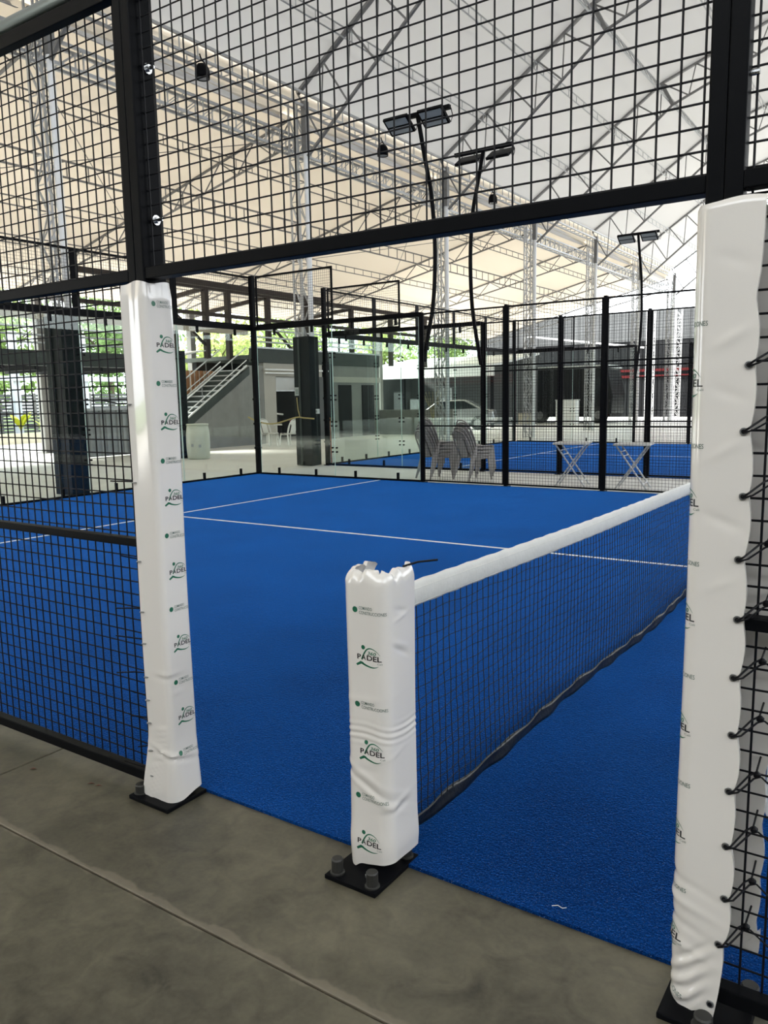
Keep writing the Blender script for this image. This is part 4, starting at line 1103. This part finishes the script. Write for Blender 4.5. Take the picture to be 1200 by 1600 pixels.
MB().box(-30.19, -30.05, 10, 24, 2.55, 2.75).build('yard_beam', 'post_pale', label='pale cross beam joining the tall posts behind the planter', cat='beam', bevel=.01)
def broad_plant(x, y, h, n, seed, label):
    t = thing('leafy_plant', label, 'plant', (x, y, .34), 'plants in the planter')
    r = random.Random(seed)
    for k in range(n):
        a = r.uniform(0, 2*PI); ln = h*r.uniform(.55, 1.0); bend = r.uniform(.25, .55); w = .11*h
        def lf(u, v, a=a, ln=ln, bend=bend, w=w):
            rr = bend*h*v**1.6; z = .34+ln*(v-.28*v**3)
            ww = w*math.sin(PI*min(1, max(.02, (v-.3)/.7)))*(1 if v > .3 else 0)+.012
            return (x+rr*math.cos(a)-(u-.5)*2*ww*math.sin(a), y+rr*math.sin(a)+(u-.5)*2*ww*math.cos(a), z+.03*abs(u-.5))
        MB().grid(lf, 2, 9).build('leaf', 'leaf_yellow', t, smooth=True, fix=False)
    MB().tube((x, y, .3), (x+.02, y, .34+h*.5), .02, 6).build('stem', 'red_brown', t)
broad_plant(-28.95, 16.3, 1.25, 8, 3, 'yellow-green broadleaf plant, tallest in the planter')
broad_plant(-29.0, 15.2, .8, 7, 4, 'low yellow-green plant at the left of the planter')
broad_plant(-28.95, 17.3, .9, 7, 5, 'low yellow-green plant right of the tallest one')
def tree(x, y, h, rx, rz, mt, seed, label, n=2600, zc=None):
    t = thing('tree', label, 'tree', (x, y, 0), 'trees beyond the hall')
    r = random.Random(seed); zc = zc or h-rz
    MB().path([(x, y, -.3), (x+.1, y, h*.3), (x-.1, y+.1, h*.55), (x, y, h*.8)], .2, 8, rs=[.24, .19, .14, .05]).build('trunk', 'bark', t, smooth=True)
    for k in range(4):
        a = r.uniform(0, 2*PI); z0 = h*r.uniform(.35, .55)
        MB().path([(x, y, z0), (x+rx*.35*math.cos(a), y+rx*.35*math.sin(a), z0+h*.12), (x+rx*.7*math.cos(a), y+rx*.7*math.sin(a), z0+h*.22)], .07, 6, rs=[.09, .06, .025]).build('branch', 'bark', t)
    cl_ = [(r.gauss(0, .5), r.gauss(0, .5), r.gauss(0, .5), r.uniform(.25, .5)) for _ in range(26)]
    mb = MB()
    for i in range(n):
        c = cl_[i % 26]; px = x+(c[0]+r.gauss(0, c[3]*.6))*rx*.8; py = y+(c[1]+r.gauss(0, c[3]*.6))*rx*.8; pz = zc+(c[2]+r.gauss(0, c[3]*.6))*rz*.9
        s = r.uniform(.10, .24); a = Vector((r.gauss(0, 1), r.gauss(0, 1), r.gauss(0, 1))).normalized(); b = a.orthogonal().normalized(); p = Vector((px, py, pz))
        mb.add([p-a*s, p+b*s*.45, p+a*s, p-b*s*.45], [(0, 1, 2, 3)])
    mb.build('foliage', mt, t, kind='stuff', fix=False)
TREES = [(-37, 6, 7.5, 2.6, 2.8, 'leaf_a', 'bright green tree at the far left outside the hall'), (-38, 13, 8.5, 3.0, 3.2, 'leaf_c', 'yellow-green tree behind the pale yard posts'),
      (-37, 20, 7.5, 2.8, 3.0, 'leaf_a', 'mid green tree behind the mezzanine railings'), (-38, 27.5, 8.5, 3.2, 3.4, 'leaf_b', 'dark green tree behind the steel frame'),
      (-37, 35, 7.0, 2.7, 3.0, 'leaf_c', 'light green tree right of the steel frame'), (-36, 42, 8.5, 3.2, 3.2, 'leaf_a', 'green tree seen over the second court glass'),
      (-34, 50, 8, 3.2, 3.0, 'leaf_c', 'pale green tree over the white shed roof'), (-46, 24, 9, 3.6, 3.6, 'leaf_b', 'dark green tree in the second row left of the shed'),
      (-34, 58.5, 8.5, 3.2, 3.2, 'leaf_a', 'green tree at the left end of the black wall'), (-47, 36, 10, 4, 4, 'leaf_b', 'far dark tree in the second row behind the steel frame'),
      (-46, 12, 9, 3.6, 3.6, 'leaf_a', 'green tree in the second row at far left'), (-46, 48, 9, 3.8, 3.6, 'leaf_c', 'light green tree in the second row behind the shed'),
      (-11, 72, 12.5, 2.6, 2.6, 'leaf_c', 'tall bright tree rising above the black wall at right')]
for k, a in enumerate(TREES): tree(*a[:6], 100+k, a[6], n=3000)
def palm(x, y, h, seed, label):
    t = thing('palm_tree', label, 'palm', (x, y, 0), 'palms'); r = random.Random(seed)
    MB().path([(x, y, -.3), (x+.1, y, h*.5), (x, y+.1, h)], .14, 8, rs=[.17, .13, .11]).build('trunk', 'bark', t, smooth=True)
    for k in range(13):
        a = 2*PI*k/13+r.uniform(-.2, .2); L = r.uniform(1.5, 2.1); dr = r.uniform(.4, 1.3)
        mb = MB(); prevp = None
        for i in range(15):
            f = i/14; p = Vector((x+L*f*math.cos(a), y+L*f*math.sin(a), h+.7*f-dr*1.5*f*f))
            if prevp is not None:
                mb.tube(prevp, p, .012, 3, caps=False)
                for sg in (-1, 1):
                    d = Vector((-math.sin(a), math.cos(a), 0))*sg; ll = .45*math.sin(PI*(.12+.83*f))
                    q = p+d*ll+Vector((math.cos(a), math.sin(a), 0))*ll*.5-Vector((0, 0, ll*.35)); wv = Vector((math.cos(a), math.sin(a), 0))*.035
                    mb.add([p-wv, p+wv, q], [(0, 1, 2)])
            prevp = p
        mb.build('frond', 'palm', t, fix=False)
palm(-32.6, 13.0, 2.9, 1, 'small palm behind the planter at left')
palm(-32.6, 16.6, 3.0, 2, 'small palm behind the planter, second from left')
palm(-32.6, 9.4, 3.4, 3, 'small palm at the far left edge outside')

# ------------------------------------------------------------------ yard behind the courts: shed, vehicles, black wall
sh = thing('storage_shed', 'low shed with white roof behind the second court', 'shed', (-20, 36, 0))
MB().prism([(33.5, 3.0), (39, 3.75), (39, 3.85), (33.5, 3.12)], 'x', -24.5, -16.2).build('roof', 'white_roof', sh)
MB().box(-24.5, -16.2, 33.42, 33.5, 2.55, 3.15).build('fascia_board', 'white_roof', sh)
MB().box(-24.4, -16.3, 38.9, 39, 0, 3.72).build('rear_wall', 'slat_grey', sh)
MB().box(-24.45, -24.35, 33.6, 38.9, 0, 3.05).build('side_wall', 'slat_grey', sh)
for x in (-24.3, -21.6, -18.9, -16.4): MB().box(x-.07, x+.07, 33.6, 33.74, 0, 3.0).build('shed_post', 'black_steel', sh)
for k, (x, w, h, d) in enumerate(((-23.4, .8, 1.9, .6), (-22.2, 1.0, 1.5, .7), (-20.4, .9, 2.1, .5), (-19.3, .8, 1.2, .6))):
    q = thing('storage_cabinet', 'dark storage cabinet under the shed roof, %s from the left' % ORD[k], 'cabinet', (x, 36, 0), 'cabinets in the shed')
    MB().box(x-w/2, x+w/2, 36, 36+d, .08, h).build('body', 'slat_grey', q, bevel=.01); MB().box(x-w/2+.03, x-.01, 35.97, 36, .12, h-.05).build('door', 'corrugated', q); MB().box(x+.01, x+w/2-.03, 35.97, 36, .12, h-.05).build('door', 'corrugated', q)
    MB().box(x-w/2, x+w/2, 36.02, 36+d-.02, 0, .08).build('plinth', 'black_steel', q)
def car(x, y, rz, mt, label):
    t = thing('parked_car', label, 'car', (0, 0, 0))
    body = [(-2.1, .35), (-2.15, .62), (-1.95, .82), (-1.2, .92), (-.55, 1.38), (.75, 1.42), (1.5, 1.0), (2.05, .9), (2.12, .55), (2.05, .32)]
    MB().prism(body, 'y', -.82, .82).build('body', mt, t, bevel=.08, bseg=3)
    MB().prism([(-1.08, .95), (-.5, 1.33), (.7, 1.36), (1.35, 1.0)], 'y', -.835, .835).build('windows', 'car_glass', t)
    for xx in (-1.35, 1.35):
        for yy in (-.78, .78):
            w = MB().tube((xx, yy-.1, .32), (xx, yy+.1, .32), .32, 20).build('wheel', 'tyre', t); MB().tube((xx, yy-.11, .32), (xx, yy+.11, .32), .18, 14).build('hub', 'galv', w)
    return place(t, x, y, .0, rz)
car(-17.3, 31.2, .35, 'car_silver', 'silver parked car left of the black truck')
t = thing('black_truck', 'long black box truck parked behind the second court', 'truck', (-15.7, 41, 0))
MB().box(-18.7, -13.9, 40, 42.3, .55, 2.95).build('cargo_box', 'truck_black', t, bevel=.03)
for k in range(22): MB().box(-18.6+k*.215, -18.52+k*.215, 39.96, 40, .6, 2.9).build('rib', 'truck_black', t)
MB().box(-18.75, -12.7, 39.95, 42.35, 2.95, 3.12).build('roof', 'truck_roof', t, bevel=.02)
MB().prism([(-13.85, .5), (-12.5, .5), (-12.45, 1.5), (-12.75, 2.9), (-13.85, 2.9)], 'y', 40.02, 42.2).build('cab', 'truck_black', t, bevel=.04)
MB().prism([(-13.6, 1.6), (-12.75, 1.6), (-12.95, 2.55), (-13.6, 2.55)], 'y', 39.99, 40.03).build('cab_window', 'car_glass', t)
for x in (-17.6, -16.6, -13.2):
    w = MB().tube((x, 40.0, .45), (x, 40.35, .45), .45, 20).build('wheel', 'tyre', t); MB().tube((x, 39.98, .45), (x, 40.3, .45), .22, 14).build('hub', 'galv_dark', w)
MB().box(-18.6, -12.6, 40.1, 42.2, .35, .6).build('chassis', 'black_steel', t)
for k, (x, y, w, h, mt, l) in enumerate(((-14.4, 38.6, .55, 1.25, 'white_plastic', 'white crate standing before the black truck'), (-16.9, 38.9, .35, .55, 'planter', 'small beige box before the black truck'))):
    q = thing('storage_box', l, 'box', (x, y, 0)); MB().box(x-w, x+w, y-.3, y+.3, .0, h).build('body', mt, q, bevel=.02); MB().box(x-w-.02, x+w+.02, y-.32, y+.32, h, h+.05).build('lid', mt, q, bevel=.01)
# tall pot with dry stalks
t = thing('potted_plant', 'tall pale pot with dry stalks behind the second court', 'plant', (-14.2, 24.2, 0))
MB().lathe([(.22, 0), (.26, .05), (.33, .7), (.35, .75), (.30, .75), (.28, .1)], (-14.2, 24.2, .001), 16).build('pot', 'barrel', t, smooth=True)
for k in range(9):
    a = k*.7; MB().path([(-14.2, 24.2, .6), (-14.2+.15*math.cos(a), 24.2+.15*math.sin(a), 1.2), (-14.2+.42*math.cos(a), 24.2+.42*math.sin(a), 1.75)], .012, 5).build('stalk', 'dry_plant', t)
# black wall at the far end
wf = MB().box(-27, 13, 52.4, 52.6, 0, 7.0).build('wall_far', 'dark_wall', kind='structure')
for k in range(80):
    x = -27+k*.5
    MB().box(x+.03, x+.47, 52.34, 52.4, .02, 5.0).build('wall_sheet', 'dark_wall', wf); MB().box(x+.02, x+.48, 52.35, 52.4, 5.06, 6.98).build('wall_sheet', 'slat_grey', wf)
for z, l in ((2.62, 'lower'), (3.02, 'upper')): MB().box(-16.2, 12, 52.2, 52.34, z, z+.16).build('red_guard_rail', 'red_rail', label='%s red rail along the black wall' % l, cat='rail')
lattice_column(-13.6, 50.9, 7.2, 'white lattice mast standing before the black wall', 'wall masts', mt='white_pipe', pipe=False, h=.22)
lattice_column(-12.0, 51.4, 7.2, 'white lattice mast right against the black wall', 'wall masts', mt='white_pipe', pipe=False, h=.18)
t = thing('sloping_boom', 'white sloping tube above the black truck', 'tube', (-22.2, 50.5, 0))
MB().bar((-22.2, 50.5, 5.7), (-13.9, 50.5, 4.5), .12, .12).build('boom', 'white_pipe', t); MB().box(-22.3, -22.14, 50.42, 50.58, 0, 5.75).build('boom_post', 'galv_dark', t)
MB().sheet(lambda u, v: ((-21.6+2.6*u, 15.2+2.6*v, 2.75+.55*math.sin(v*1.5)), (0, -.4, 1)), 4, 10, .03).build('curved_awning', 'white_roof', label='white curved awning behind the top of the stairs', cat='awning', smooth=True)
# small litter on the near floor
for k, (x, y) in enumerate(((-1.62, -.32), (-1.30, -.27), (-1.26, -.265))):
    MB().add([(x, y, .001), (x+.02, y+.006, .006), (x+.028, y+.018, .001), (x+.006, y+.016, .004)], [(0, 1, 2, 3), (3, 2, 1, 0)]).build('dry_leaf', 'red_brown', label='tiny dry leaf on the floor by the left fence, %s from the left' % ORD[k], cat='leaf', group='dry leaves by the fence', fix=False)

MB().path([(.56, -.01, .0135), (.575, .0, .0145), (.59, -.004, .0135), (.60, .004, .014)], .0012, 5).build('white_thread', 'tape', label='short white thread lying on the near turf edge', cat='thread')
